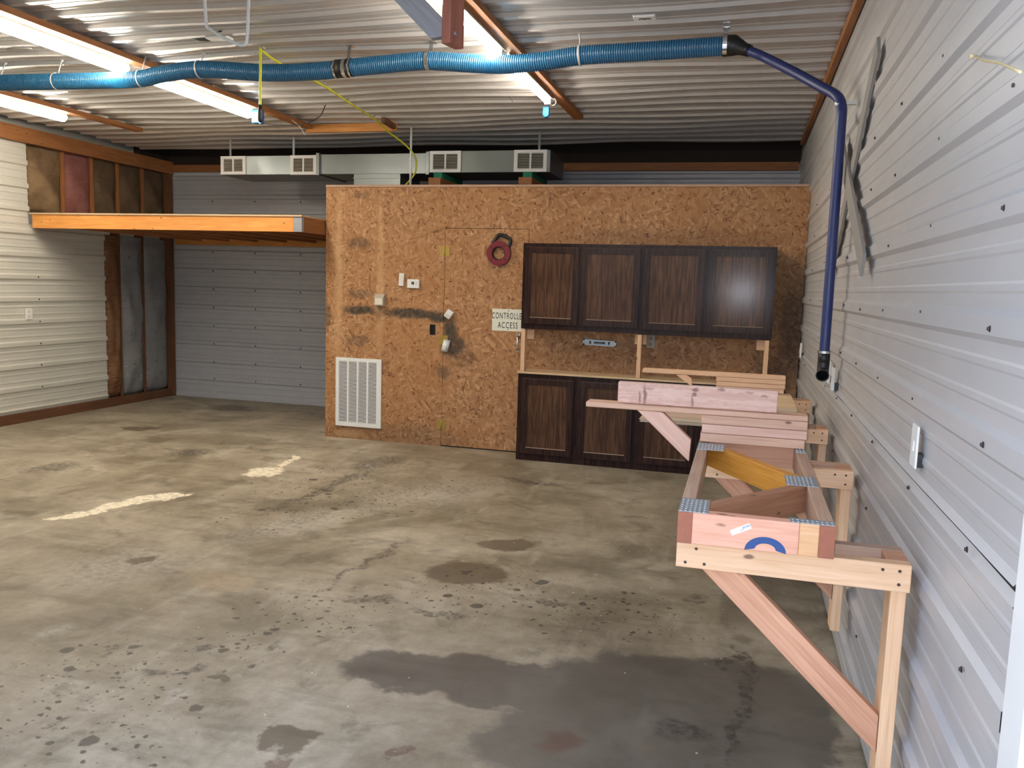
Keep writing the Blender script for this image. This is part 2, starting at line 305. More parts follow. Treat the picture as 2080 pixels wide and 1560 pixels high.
# ------------------------------------------------------------------ mesh helpers
class MB:
    def __init__(s): s.b = bmesh.new()
    def box(s, lo, hi, bev=0.0):
        lo, hi = Vector(lo), Vector(hi)
        vs = [s.b.verts.new((x, y, z)) for x in (lo.x, hi.x) for y in (lo.y, hi.y) for z in (lo.z, hi.z)]
        F = [(0,1,3,2),(4,6,7,5),(0,4,5,1),(2,3,7,6),(0,2,6,4),(1,5,7,3)]
        fs = [s.b.faces.new([vs[i] for i in f]) for f in F]
        if bev:
            es = {e for f in fs for e in f.edges}
            bmesh.ops.bevel(s.b, geom=list(es), offset=bev, segments=2, affect='EDGES', profile=0.5)
        return s
    def prism(s, pts, dirv):
        """closed polygon (3-D points) pushed along dirv"""
        d = Vector(dirv); a = [s.b.verts.new(p) for p in pts]; c = [s.b.verts.new(Vector(p)+d) for p in pts]
        n = len(a); s.b.faces.new(a[::-1]); s.b.faces.new(c)
        for i in range(n): s.b.faces.new((a[i], a[(i+1) % n], c[(i+1) % n], c[i]))
        return s
    def tube(s, pts, rad, seg=12, cap=True, every=0):
        pts = [Vector(p) for p in pts]; n = len(pts)
        rad = rad if isinstance(rad, (list, tuple)) else [rad]*n
        t0 = (pts[1]-pts[0]).normalized(); u = Vector((0,0,1)) if abs(t0.z) < 0.9 else Vector((1,0,0))
        u = (u - t0*u.dot(t0)).normalized(); rings = []
        for i in range(n):
            t = (pts[min(i+1, n-1)]-pts[max(i-1, 0)]).normalized()
            u = (u - t*u.dot(t)).normalized(); v = t.cross(u)
            rings.append([s.b.verts.new(pts[i]+(u*math.cos(k*2*math.pi/seg)+v*math.sin(k*2*math.pi/seg))*rad[i]) for k in range(seg)])
        for i, (a, c) in enumerate(zip(rings, rings[1:])):
            for k in range(seg):
                f = s.b.faces.new((a[k], a[(k+1) % seg], c[(k+1) % seg], c[k])); f.smooth = True
                if every and i % every in (1, 2): f.material_index = 1
        if cap:
            s.b.faces.new(rings[0][::-1]); s.b.faces.new(rings[-1])
        return s
    def ring(s, c, axis, R, r, seg=32, sseg=8, w=None):
        """torus about axis; w gives a flat band of that width instead"""
        ax = Vector(axis).normalized(); u = ax.orthogonal().normalized(); v = ax.cross(u); rings = []
        for i in range(seg):
            a = 2*math.pi*i/seg; d = u*math.cos(a)+v*math.sin(a); row = []
            if w is None:
                for k in range(sseg):
                    b = 2*math.pi*k/sseg; row.append(s.b.verts.new(Vector(c)+d*(R+r*math.cos(b))+ax*(r*math.sin(b))))
            else:
                for dr, dx in ((-r, -w/2), (r, -w/2), (r, w/2), (-r, w/2)): row.append(s.b.verts.new(Vector(c)+d*(R+dr)+ax*dx))
            rings.append(row)
        m = len(rings[0])
        for i in range(seg):
            A, B = rings[i], rings[(i+1) % seg]
            for k in range(m):
                f = s.b.faces.new((A[k], A[(k+1) % m], B[(k+1) % m], B[k])); f.smooth = w is None
        return s
    def quad(s, *pts):
        s.b.faces.new([s.b.verts.new(p) for p in pts]); return s
    def build(s, name, mat, parent=None, origin=None):
        bmesh.ops.recalc_face_normals(s.b, faces=s.b.faces)
        me = D.meshes.new(name); s.b.to_mesh(me); s.b.free()
        return link(name, me, mat, parent, origin)

def wloc(o):
    p = Vector((0, 0, 0))
    while o: p += o.location; o = o.parent
    return p
def link(name, me, mat, parent=None, origin=None):
    """world-space mesh -> object whose origin is its own centre, parented (parents only carry a location)"""
    if origin is None:
        lo = Vector((min(v.co[i] for v in me.vertices) for i in range(3))); hi = Vector((max(v.co[i] for v in me.vertices) for i in range(3)))
        origin = (lo+hi)/2
    me.transform(Matrix.Translation(-Vector(origin)))
    o = D.objects.new(name, me); COL.objects.link(o)
    if mat: me.materials.append(MT[mat])
    o.parent = parent; o.location = Vector(origin) - (wloc(parent) if parent else Vector((0, 0, 0)))
    return o
def tag(o, label, cat, group=None, kind=None):
    if label: o['label'] = label
    if cat: o['category'] = cat
    if group: o['group'] = group
    if kind: o['kind'] = kind
    return o
def struct(o): o['kind'] = 'structure'; return o
def thing(name, label, cat, loc, group=None):
    o = D.objects.new(name, None); COL.objects.link(o); o.empty_display_size = 0.1; o.location = loc
    return tag(o, label, cat, group)
def dup(root, loc, label=None):
    r = root.copy(); COL.objects.link(r); r.location = loc
    if label: r['label'] = label
    for ch in list(root.children):
        c = ch.copy(); COL.objects.link(c); c.parent = r
        for g in ch.children:
            d = g.copy(); COL.objects.link(d); d.parent = c
    return r
def board(name, a, b, w, t, up, mat, parent=None, bev=0.0025, cutA=0.0, cutB=0.0):
    """a length of lumber from a to b (centre line); w across, t along 'up'; local X is the grain"""
    a, b = Vector(a), Vector(b); L = (b-a).length; x = (b-a)/L
    z = Vector(up); z = (z - x*z.dot(x)).normalized(); y = z.cross(x)
    m = MB(); m.box((-L/2, -w/2, -t/2), (L/2, w/2, t/2), bev)
    for v in m.b.verts:          # mitred ends: shift the end along X with the height
        if v.co.x > 0: v.co.x += cutB*(v.co.z/t)
        else: v.co.x += cutA*(v.co.z/t)
    bmesh.ops.recalc_face_normals(m.b, faces=m.b.faces)
    me = D.meshes.new(name); m.b.to_mesh(me); m.b.free()
    o = D.objects.new(name, me); COL.objects.link(o); me.materials.append(MT[mat]); o.parent = parent
    R = Matrix((x, y, z)).transposed()
    o.rotation_euler = R.to_euler(); o.location = (a+b)/2 - (wloc(parent) if parent else Vector((0, 0, 0)))
    return o
def smooth(pts, per=6):
    """Catmull-Rom through the points"""
    P = [Vector(p) for p in pts]; P = [2*P[0]-P[1]] + P + [2*P[-1]-P[-2]]; out = []
    for i in range(1, len(P)-2):
        for k in range(per):
            t = k/per; a, b, c, d = P[i-1:i+3]
            out.append(0.5*((2*b)+(c-a)*t+(2*a-5*b+4*c-d)*t*t+(3*b-a-3*c+d)*t**3))
    return out+[P[-2]]
def grid_panel(m, x0, x1, z0, z1, y0, y1, holes):
    """sheet in the XZ plane with rectangular openings"""
    xs = sorted({x0, x1, *[h[0] for h in holes], *[h[1] for h in holes]}); zs = sorted({z0, z1, *[h[2] for h in holes], *[h[3] for h in holes]})
    for i in range(len(xs)-1):
        for j in range(len(zs)-1):
            cx, cz = (xs[i]+xs[i+1])/2, (zs[j]+zs[j+1])/2
            if any(h[0] < cx < h[1] and h[2] < cz < h[3] for h in holes): continue
            m.box((xs[i], y0, zs[j]), (xs[i+1], y1, zs[j+1]))
PITCH = 0.2286
def ribbed(m, v0, v1, off, us, fn):
    """ribbed steel sheet: profile along v, extruded along u; fn(u, v, h) -> point"""
    prof = []; k = math.floor((v0-off)/PITCH)-1
    while off+k*PITCH < v1+PITCH:
        c = off+k*PITCH
        for dv, h in ((-.033, 0), (-.019, .019), (.019, .019), (.033, 0), (.064, 0), (.070, .004), (.083, .004), (.089, 0), (.140, 0), (.146, .004), (.159, .004), (.165, 0)):
            prof.append((c+dv, h))
        k += 1
    prof = [(v, h) for v, h in prof if v0 < v < v1]; prof = [(v0, 0.0)]+prof+[(v1, 0.0)]
    rows = [[m.b.verts.new(fn(u, v, h)) for v, h in prof] for u in us]
    for A, B in zip(rows, rows[1:]):
        for i in range(len(prof)-1): m.b.faces.new((A[i], A[i+1], B[i+1], B[i]))
def screw_at(name, p, axis, r, parent, proto=[]):
    """hex-headed panel screw with washer"""
    p = Vector(p); ax = Vector(axis)
    if not proto:
        m = MB(); m.tube([(0,0,0), (0,0,0.0015)], 0.0085, 14); m.tube([(0,0,0.0015), (0,0,0.0065)], 0.0052, 6)
        me = D.meshes.new('screw'); m.b.to_mesh(me); m.b.free(); me.materials.append(MT['screw']); proto.append(me)
    o = D.objects.new('screw', proto[0]); COL.objects.link(o); o.parent = parent
    o.rotation_euler = ax.to_track_quat('Z', 'Y').to_euler(); o.scale = (r, r, r)
    o.location = p - wloc(parent); return o

# ------------------------------------------------------------------ the room
W, YF, YB, H = -7.57, -5.86, 1.78, 3.045
m = MB(); m.box((-7.8, YF, -0.12), (0.15, 1.9, 0.0)); struct(m.build('floor', 'floor'))
m = MB(); m.box((-40, -60, -0.2), (40, YF, -0.03)); tag(m.build('driveway', 'concrete_out'), None, None, None, 'structure')

m = MB(); us = [-5.81, -5.0, -4.0, -3.0, -2.0, -1.0, 0.0, 1.0, 1.8]
rx = lambda u, v, h: (-0.006-h*0.75+0.003*math.sin(u*2.1+v*1.3), u, v)
ribbed(m, 0.012, 1.050, 0.136, us, rx)
ribbed(m, 1.066, 3.05, 0.136, us, lambda u, v, h: (-0.0085-h*0.75+0.003*math.sin(u*2.1+v*1.3), u, v))
m.box((0.02, YF, 0.0), (0.15, 1.8, 3.6))
wr = struct(m.build('wall_right', 'wall_right'))
m = MB(); m.box((-0.0045, YF+.05, 1.0485), (0.012, -2.9, 1.0675)); m.build('lap_seam', 'dark', wr)
random.seed(3)
for z in (0.336, 0.80, 1.045, 1.28, 1.51, 1.745, 1.98, 2.2):
    for y in (-5.54, -4.89, -4.25, -3.65, -3.06, -2.45, -1.85, -0.9):
        if z < 0.7 and y > -4: continue
        screw_at('screw', (-0.022, y+random.uniform(-.03, .03), z+random.uniform(-.012, .012)), (-1, 0, 0), 0.8, wr)

m = MB(); LX = lambda u, v, h: (W+0.002+h, u, v)
ribbed(m, 0.10, 2.02, 0.118, [YF, -3, -1.5, -0.5, 0.6], LX)
ribbed(m, 2.02, 2.90, 0.118, [YF, -3, -1.5, -0.43], LX)
m.box((W-0.16, YF, 0.0), (W-0.13, 1.9, 3.6))
wl = struct(m.build('wall_left', 'wall_left'))
for z in (1.26, 1.03, 0.80, 0.575, 0.345, 1.49): screw_at('screw', (W+0.021, -0.35, z), (1, 0, 0), 1.0, wl)
for y in (-0.43, 0.07, 0.485, 0.883, 1.30): board('stud', (W-0.07, y, 2.05), (W-0.07, y, 2.9), 0.10, 0.036, (0, 1, 0), 'brown_pine', wl)
for y in (0.60, 0.86, 1.26, 1.725): board('stud', (W-0.07, y, 0.03), (W-0.07, y, 2.05), 0.11, 0.036, (0, 1, 0), 'dark_brown', wl)
board('corner_post', (W+0.0, 1.725, 0.0), (W+0.0, 1.725, 2.9), 0.09, 0.07, (0, 1, 0), 'dark_brown', wl)
struct(board('baseboard_left', (W+0.01, YF, 0.05), (W+0.01, 1.70, 0.05), 0.10, 0.04, (1, 0, 0), 'dark_brown'))

m = MB(); ribbed(m, 0.0, 2.85, 0.02, [-7.6, -6, -4, -2, 0.02], lambda u, v, h: (u, YB-h, v))
m.box((-7.8, YB+0.12, 0.0), (0.15, YB+0.16, 3.6))
wb = struct(m.build('wall_back', 'wall_back'))
for z in (2.48, 2.25, 1.85, 1.62, 1.39, 1.16, 0.93, 0.70, 0.47, 0.25):
    for x in (-6.95, -6.35, -5.72, -5.15): screw_at('screw', (x, YB-0.020, z), (0, -1, 0), 1.1, wb)

m = MB(); ys0, ys1 = -5.86, 1.26
def cz(u, v, h): return (u, v, H-h+0.006*math.sin(u*2.3+v*4.1)+0.005*math.sin(v*1.7-u*3.3)-max(0, v-0.2)*0.015)
ribbed(m, ys0, ys1, 0.215, [W+0.1+i*0.25 for i in range(30)]+[-0.012], cz)
struct(m.build('ceiling', 'ceiling'))
m = MB(); m.box((-7.8, YF, 3.6), (0.15, 1.95, 3.66)); m.box((-7.6, 1.262, 3.055), (0.02, 1.28, 3.6)); m.box((-7.8, 1.80, 2.90), (0.15, 1.88, 3.6)); m.box((-0.008, 1.28, 3.055), (0.018, 1.8, 3.6)); m.box((-7.72, 1.28, 2.95), (-7.6, 1.8, 3.6)); struct(m.build('wall_attic', 'attic'))
m = MB(); m.box((-7.75, YF-0.1, 0.0), (-3.0, YF, 3.66)); m.box((-3.0, YF-0.1, 2.75), (0.15, YF, 3.66)); struct(m.build('wall_front', 'wall_left'))
m = MB(); m.box((-0.018, YF-0.06, 0.0), (0.15, YF+0.045, 2.75), 0.004); struct(m.build('trim_doorway', 'white'))

struct(board('trim_right', (-0.036, YF, 3.005), (-0.036, 1.26, 3.005), 0.038, 0.05, (0, 0, 1), 'brown_pine'))
struct(board('trim_left', (W+0.045, YF, 2.93), (W+0.045, 1.75, 2.885), 0.05, 0.15, (0, 0, 1), 'brown_pine'))
struct(board('trim_back', (-7.5, YB-0.03, 2.882), (-0.03, YB-0.03, 2.855), 0.05, 0.085, (0, 0, 1), 'brown_pine'))

# ------------------------------------------------------------------ plywood-board partition with its door
XL = -4.438
DX0, DX1, DZ0, DZ1 = -3.205, -2.402, 0.012, 2.065
HOLE = (-3.345, -3.287, 1.065, 1.165)
m = MB(); g = 0.004
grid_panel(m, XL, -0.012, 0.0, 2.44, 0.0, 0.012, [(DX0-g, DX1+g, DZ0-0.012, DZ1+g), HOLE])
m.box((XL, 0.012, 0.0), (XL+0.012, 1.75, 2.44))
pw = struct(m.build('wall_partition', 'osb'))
board('top_plate', (XL, 0.04, 2.452), (-0.03, 0.04, 2.452), 0.10, 0.022, (0, 0, 1), 'grey_fir', pw)
m = MB(); m.box((XL, 0.09, 2.40), (-0.03, 1.75, 2.425)); m.build('room_lid', 'dark_brown', pw)
m = MB(); m.box((HOLE[0]-.01, 0.012, HOLE[2]-.01), (HOLE[1]+.01, 0.07, HOLE[3]+.01)); m.build('switch_box', 'dark', pw)
m = MB(); m.box((DX0, -0.001, DZ0), (DX1, 0.011, DZ1)); dr = struct(m.build('door_1', 'osb'))
m = MB(); m.box((DX0-0.05, 0.030, 0), (DX1+0.05, 0.04, DZ1+0.05)); m.build('door_backing', 'dark', pw)
for i, z in enumerate((1.857, 1.022, 0.213)):
    hx = DX0-g/2
    m = MB(); m.box((hx-0.046, -0.004, z-0.045), (hx-0.003, -0.0005, z+0.045)); m.box((hx+0.003, -0.005, z-0.045), (hx+0.046, -0.0015, z+0.045))
    m.tube([(hx, -0.006, z-0.046), (hx, -0.006, z+0.046)], 0.005, 10)
    for sx in (-0.03, 0.03):
        for dz in (-0.03, 0.0, 0.03): m.tube([(hx+sx, -0.004, z+dz), (hx+sx, -0.0065, z+dz)], 0.004, 8)
    m.build('hinge', 'brass', dr)
m = MB(); m.box((-2.485, -0.014, 1.085), (-2.45, -0.002, 1.12), 0.003); m.box((-2.485, -0.014, 0.945), (-2.45, -0.002, 0.98), 0.003)
m.tube([(-2.467, -0.03, 1.10), (-2.467, -0.042, 1.065), (-2.467, -0.042, 1.0), (-2.467, -0.03, 0.963)], 0.011, 10)
m.tube([(-2.467, -0.012, 1.10), (-2.467, -0.032, 1.10)], 0.01, 10); m.tube([(-2.467, -0.012, 0.963), (-2.467, -0.032, 0.963)], 0.01, 10)
m.build('door_handle', 'chrome', dr)

# ------------------------------------------------------------------ insulation in the left wall
def batt_obj(y0, y1, z0, z1, x0, d, mat, label, seed, group, rag=0.02):
    m = MB(); ny, nz = 10, 30; V = []
    for i in range(ny+1):
        r = []
        for j in range(nz+1):
            u, v = i/ny, j/nz
            bul = (1-(2*u-1)**4)*(1-(2*v-1)**10)
            nn = mnoise.noise(Vector((u*3+seed, v*7, seed)))
            r.append(m.b.verts.new((x0+d*bul*(0.7+0.6*nn), y0+(y1-y0)*u, z0+(z1-z0)*v)))
        V.append(r)
    for i in range(ny):
        for j in range(nz):
            f = m.b.faces.new((V[i][j], V[i+1][j], V[i+1][j+1], V[i][j+1])); f.smooth = True
    bmesh.ops.solidify(m.b, geom=list(m.b.faces), thickness=0.03)
    return tag(m.build('insulation_batt', mat), label, 'insulation', group)
G = 'insulation batts between the studs of the left wall'
for (y0, y1, mt, lb) in ((-0.41, 0.05, 'batt_tan', 'torn tan insulation batt above the loft, beside the white steel wall'),
                         (0.09, 0.465, 'batt_pink', 'pink fibreglass insulation batt above the loft'),
                         (0.505, 0.863, 'batt_dark', 'brown insulation batt above the loft, next to the pink one'),
                         (0.903, 1.28, 'batt_dark', 'dim brown insulation batt above the loft, between pink batt neighbour and corner batt'),
                         (1.32, 1.69, 'batt_dark', 'dark insulation batt above the loft, in the back corner')):
    batt_obj(y0, y1, 2.16, 2.84, W-0.05, 0.05, mt, lb, y0*3, G)
for (y0, y1, mt, lb) in ((0.62, 0.84, 'batt_kraft', 'narrow creased brown insulation batt under the loft, next to white steel'),
                         (0.875, 1.245, 'batt_plastic', 'grey plastic-faced insulation batt under the loft, beside the brown one'),
                         (1.275, 1.69, 'batt_plastic', 'grey plastic-faced insulation batt under the loft, next to the corner post')):
    batt_obj(y0, y1, 0.10, 1.985, W-0.03, 0.07, mt, lb, y0*5, G)

# ------------------------------------------------------------------ storage loft
lf = thing('storage_loft', 'orange wooden storage loft on joists in the back left corner', 'loft', (-6.0, 0.6, 1.99))
LY, LZ0, LZ1 = -0.44, 1.985, 2.122
board('rim_board', (W+0.06, LY+0.019, (LZ0+LZ1)/2), (XL-0.10, LY+0.019, (LZ0+LZ1)/2), 0.038, LZ1-LZ0, (0, 0, 1), 'orange_pine', lf)
pp = board('painted_end', (XL-0.10, LY+0.019, (LZ0+LZ1)/2), (XL-0.012, LY+0.019, (LZ0+LZ1)/2), 0.038, LZ1-LZ0, (0, 0, 1), 'white_lumber', lf); pp['label'] = 'end of rim board smeared with pale paint'
board('side_joist', (XL-0.03, LY+0.04, (LZ0+LZ1)/2), (XL-0.03, 1.72, (LZ0+LZ1)/2), 0.036, LZ1-LZ0, (0, 0, 1), 'brown_pine', lf)
for x in (-7.1, -6.7, -6.3, -5.9, -5.5, -5.1, -4.75):
    board('joist', (x, LY+0.04, (LZ0+LZ1)/2), (x, 1.72, (LZ0+LZ1)/2), 0.036, LZ1-LZ0-0.004, (0, 0, 1), 'brown_pine', lf)
board('ledger', (W+0.1, 1.735, 1.99), (XL-0.012, 1.735, 1.99), 0.036, 0.10, (0, 0, 1), 'orange_pine', lf)
m = MB(); m.box((W+0.03, LY-0.012, LZ1+0.001), (XL-0.008, 1.75, LZ1+0.016)); m.build('deck', 'ply', lf)

# ------------------------------------------------------------------ ceiling runners, opening frame, lights
G = 'wooden runner boards under the ceiling'
def runner(xa, xb, y0, y1, label, mat='brown_pine'):
    tag(board('runner_board', ((xa+xb)/2, y0, 3.0), ((xa+xb)/2, y1, 3.0), xb-xa, 0.038, (0, 0, 1), mat), label, 'board', G)
runner(-4.64, -4.55, YF+0.05, -0.06, 'long wooden runner board under the ceiling, meeting the ceiling opening frame')
runner(-6.53, -6.44, YF+0.05, -0.09, 'wooden runner board under the ceiling nearest the left wall')
runner(-1.985, -1.905, YF+0.05, -0.20, 'wooden runner board beside the bare-tube lights, ending short of the duct')
fr = thing('hatch_frame', 'wooden frame board across the ceiling with dark knots, near the yellow hose', 'board', (-4.15, -0.05, 2.96))
board('front_board', (-4.63, -0.03, 2.988), (-3.70, -0.03, 2.988), 0.036, 0.075, (0, 0, 1), 'orange_pine', fr)
board('side_board', (-3.715, -0.05, 2.985), (-3.715, -0.30, 3.0), 0.036, 0.05, (0, 0, 1), 'dark_brown', fr)
def wrap_light(x0, x1, y0, y1, label):
    t = thing('ceiling_light', label, 'light', ((x0+x1)/2, (y0+y1)/2, 3.02), 'white strip lights on the left ceiling')
    m = MB(); m.box((x0+0.012, y0, 2.957), (x1-0.004, y1, 3.02), 0.004); m.build('housing', 'white', t)
    m = MB(); cx, r = (x0+x1)/2, (x1-x0)/2
    pr = [(cx+r*math.cos(a), 2.957-0.042*math.sin(a)) for a in [math.pi*i/12 for i in range(13)]]
    m.prism([(x, y0+0.004, z) for x, z in pr], (0, y1-y0-0.008, 0)); m.build('diffuser', 'lamp', t)
    return t
wrap_light(-4.745, -4.645, -3.62, -2.405, 'bright white strip light in front of the blue hose, along left runner board')
wrap_light(-4.745, -4.645, -2.12, -0.91, 'bright white strip light just behind the blue hose, ending at the blue box')
wrap_light(-6.635, -6.535, -2.18, -0.965, 'bright white strip light closest to the left wall')
def tube_light(y0, y1, label):
    t = thing('ceiling_light', label, 'light', (-2.02, (y0+y1)/2, 3.02), 'bare tube lights on the right runner')
    m = MB(); m.box((-2.055, y0, 2.985), (-1.99, y1, 3.02), 0.004)
    m.prism([(-1.990, y0, 3.0), (-1.987, y0, 3.0), (-1.972, y0, 2.962), (-1.975, y0, 2.962)], (0, y1-y0, 0)); m.build('reflector', 'offwhite', t)
    m = MB(); m.tube([(-2.022, y0+0.02, 2.952), (-2.022, y1-0.02, 2.952)], 0.019, 16); m.build('tube', 'tube', t)
    for y in (y0+0.01, y1-0.01):
        m = MB(); m.box((-2.045, y-0.008, 2.93), (-1.995, y+0.008, 2.987), 0.004); m.build('lamp_holder', 'white', t)
    return t
tube_light(-3.60, -2.37, 'bare tube light in front of the blue hose, under the hanging post')
t = tube_light(-2.27, -1.04, 'bare tube light behind the blue hose, with a ring and blue clip at its end')
m = MB(); m.ring((-1.985, -1.02, 2.955), (0.15, 1, 0.1), 0.026, 0.003); m.build('end_ring', 'tie', t)
m = MB(); m.box((-2.065, -1.015, 2.855), (-2.015, -0.975, 2.925), 0.006); m.box((-2.055, -1.02, 2.845), (-2.025, -0.97, 2.858), 0.004); m.build('blue_clip', 'blue_plastic', t)
jb = thing('junction_box', 'blue electrical box hanging at the end of a strip light', 'electrical box', (-4.53, -0.93, 2.90))
m = MB(); m.box((-4.635, -0.96, 2.865), (-4.555, -0.885, 2.979), 0.006); m.build('box', 'blue_plastic', jb)
m = MB(); m.tube(smooth([(-4.57, -0.92, 2.87), (-4.4, -0.9, 2.855), (-4.2, -0.88, 2.86), (-4.05, -0.86, 2.92), (-4.02, -0.8, 3.03)]), 0.004, 8); m.build('wire', 'black', jb)
m = MB(); m.tube(smooth([(-4.55, -0.45, 2.99), (-4.48, -0.42, 2.93), (-4.44, -0.40, 2.86)]), 0.0035, 8)
tag(m.build('wire', 'tie'), 'thin pink wire end dangling from the long runner board', 'wire')

# ------------------------------------------------------------------ blue dust hose and its hangers
HP = smooth([(-6.6, -2.45, 2.885), (-5.716, -2.45, 2.884), (-5.285, -2.45, 2.876), (-4.587, -2.45, 2.868), (-4.35, -2.45, 2.895), (-4.044, -2.45, 2.914), (-3.565, -2.45, 2.875), (-3.211, -2.45, 2.871),
      (-3.004, -2.45, 2.881), (-2.702, -2.45, 2.897), (-2.441, -2.45, 2.904), (-2.155, -2.45, 2.878), (-1.969, -2.45, 2.865), (-1.728, -2.45, 2.873), (-1.493, -2.45, 2.897), (-1.15, -2.45, 2.904), (-0.875, -2.45, 2.911), (-0.66, -2.45, 2.916)], 8)
def resample(P, step):
    out = [P[0]]; acc = 0.0
    for a, b in zip(P, P[1:]):
        L = (b-a).length; d = step-acc
        while d <= L: out.append(a+(b-a)*(d/L)); d += step
        acc = (acc+L) % step
    return out
R = resample(HP, 0.0034)
dh = thing('dust_hose', 'thick translucent blue ribbed hose slung across the ceiling', 'hose', (-3.0, -2.45, 2.88))
cut = [i for i, p in enumerate(R) if p.x < -3.06][-1]; cut2 = [i for i, p in enumerate(R) if p.x > -2.955][0]
def hose_len(P):
    m = MB(); m.tube(P, [0.049 if i % 4 in (0,) else (0.055 if i % 4 == 2 else 0.0525) for i in range(len(P))], 22, every=4)
    o = m.build('hose_length', 'blue_hose', dh); o.data.materials.append(MT['hose_rib'])
hose_len(R[:cut+3]); hose_len(R[cut2-3:])
m = MB(); m.tube([(-3.065, -2.45, 2.879), (-2.95, -2.45, 2.884)], 0.0565, 24); m.build('coupling', 'black', dh)
for x, z in ((-3.058, 2.879), (-2.957, 2.884)):
    m = MB(); m.ring((x, -2.45, z), (1, 0, 0), 0.058, 0.0012, 32, w=0.012); m.box((x-0.006, -2.52, z-0.012), (x+0.006, -2.505, z+0.008), 0.002); m.build('hose_clamp', 'chrome', dh)
m = MB(); m.tube([(-0.668, -2.45, 2.916), (-0.63, -2.452, 2.915), (-0.60, -2.465, 2.90), (-0.575, -2.48, 2.885), (-0.545, -2.495, 2.870)], [0.057, 0.056, 0.042, 0.034, 0.032], 22); m.build('reducer', 'black', dh)
SP = smooth([(-0.56, -2.49, 2.876), (-0.50, -2.525, 2.843), (-0.447, -2.55, 2.81), (-0.295, -2.66, 2.70), (-0.180, -2.78, 2.602), (-0.113, -2.86, 2.54), (-0.092, -2.92, 2.478), (-0.09, -2.945, 2.38), (-0.09, -2.955, 1.99), (-0.09, -2.97, 1.6), (-0.09, -2.98, 1.267)], 8)
SR = resample(SP, 0.0035)
sh = thing('vacuum_hose', 'thin dark blue hose running from the ceiling down the right wall', 'hose', (-0.08, -2.87, 1.15))
m = MB(); m.tube(SR, [0.0235 if i % 2 else 0.0255 for i in range(len(SR))], 18); m.build('hose_length', 'navy_hose', sh)
m = MB(); m.tube([(-0.09, -2.979, 1.282), (-0.09, -2.981, 1.207)], 0.029, 20); m.tube(smooth([(-0.09, -2.981, 1.222), (-0.091, -2.99, 1.182), (-0.095, -3.03, 1.162)]), 0.0285, 20, cap=False)
m.ring((-0.0955, -3.03, 1.162), (0.1, 1, 0.25), 0.0285, 0.0035, 28); m.build('elbow_fitting', 'black', sh)
m = MB(); m.ring((-0.09, -2.98, 1.275), (0, 0, 1), 0.030, 0.0012, 28, w=0.012); m.build('hose_clamp', 'chrome', sh)
m = MB(); m.ring((-0.094, -2.913, 2.49), (0.2, -0.5, 1), 0.028, 0.0012, 28, w=0.012); m.box((-0.070, -2.925, 2.484), (-0.022, -2.900, 2.499)); tag(m.build('cable_tie', 'tie'), 'pale tie holding the thin blue hose to the right wall', 'tie')
def hz(x):
    return min(HP, key=lambda p: abs(p.x-x)).z
G = 'pale ties and straps holding up the thick blue hose'
def loop_tie(x, mat, label, w=0.008):
    z = hz(x); m = MB(); m.ring((x, -2.45, z), (1, 0, 0.08), 0.0575, 0.0012, 36, w=w)
    m.tube([(x-0.005, -2.43, z+0.056), (x-0.012, -2.40, 3.0), (x-0.02, -2.38, 3.036)], 0.004, 8)
    m.tube([(x-0.02, -2.38, 3.03), (x-0.025, -2.36, 3.046)], 0.008, 8)
    tag(m.build('cable_tie', mat), label, 'tie', G)
loop_tie(-5.72, 'tie', 'pale tie round the blue hose, closest to the left wall')
loop_tie(-5.22, 'tie', 'pale tie round the blue hose, below the first strip light')
loop_tie(-4.52, 'tie', 'pale tie round the blue hose, at the end of the front strip light')
loop_tie(-4.06, 'tie', 'pale tie round the blue hose, between left runner board and yellow hose')
loop_tie(-1.50, 'tie', 'grey tie round the blue hose, between bare-tube light and metal end strap', 0.012)
def metal_strap(x, label):
    z = hz(x); m = MB(); pr = [(x, -2.45-0.057*math.sin(a), z+0.057*math.cos(a)) for a in [math.radians(d) for d in range(0, 215, 12)]]
    pts = [(x, -2.40, 3.03), (x, -2.415, z+0.075)]+pr
    for a, b in zip(pts, pts[1:]):
        a, b = Vector(a), Vector(b); m.prism([a+Vector((-0.012, 0, 0)), a+Vector((0.012, 0, 0)), b+Vector((0.012, 0, 0)), b+Vector((-0.012, 0, 0))], (0, -0.0012, 0.0008))
    m.box((x-0.02, -2.41, 3.028), (x+0.02, -2.36, 3.034)); tag(m.build('metal_strap', 'chrome'), label, 'strap', G)
metal_strap(-2.995, 'bent metal strap over the black coupling of the blue hose')
metal_strap(-2.44, 'bent metal strap on the blue hose below the white brace board')
metal_strap(-0.68, 'bent metal strap at the end of the blue hose next to the right wall')

# ------------------------------------------------------------------ yellow air hose, conduit, cables on the ceiling
ah = thing('air_hose', 'yellow air hose hooked to the ceiling with its black end hanging down', 'hose', (-3.6, -2.47, 2.55))
m = MB(); m.tube(smooth([(-3.512, -2.60, 2.60), (-3.512, -2.60, 2.75), (-3.514, -2.59, 2.90), (-3.535, -2.56, 2.985), (-3.565, -2.51, 3.008), (-3.575, -2.44, 2.998), (-3.60, -2.25, 2.995), (-3.626, -2.041, 3.004), (-3.631, -1.576, 3.004), (-3.70, -1.06, 3.003), (-3.765, -0.38, 2.995),
      (-3.76, -0.08, 2.935), (-3.67, 0.10, 2.85), (-3.60, 0.20, 2.74), (-3.615, 0.225, 2.6), (-3.72, 0.225, 2.475)], 6), 0.0085, 10); m.build('hose_length', 'yellow_hose', ah)
m = MB(); m.tube([(-3.512, -2.60, 2.64), (-3.512, -2.602, 2.60), (-3.512, -2.603, 2.55), (-3.512, -2.603, 2.535)], [0.012, 0.015, 0.014, 0.010], 14); m.build('coupler', 'black', ah)
m = MB(); m.tube([(-3.512, -2.603, 2.536), (-3.512, -2.603, 2.518)], 0.007, 10); m.build('nipple', 'chrome', ah)
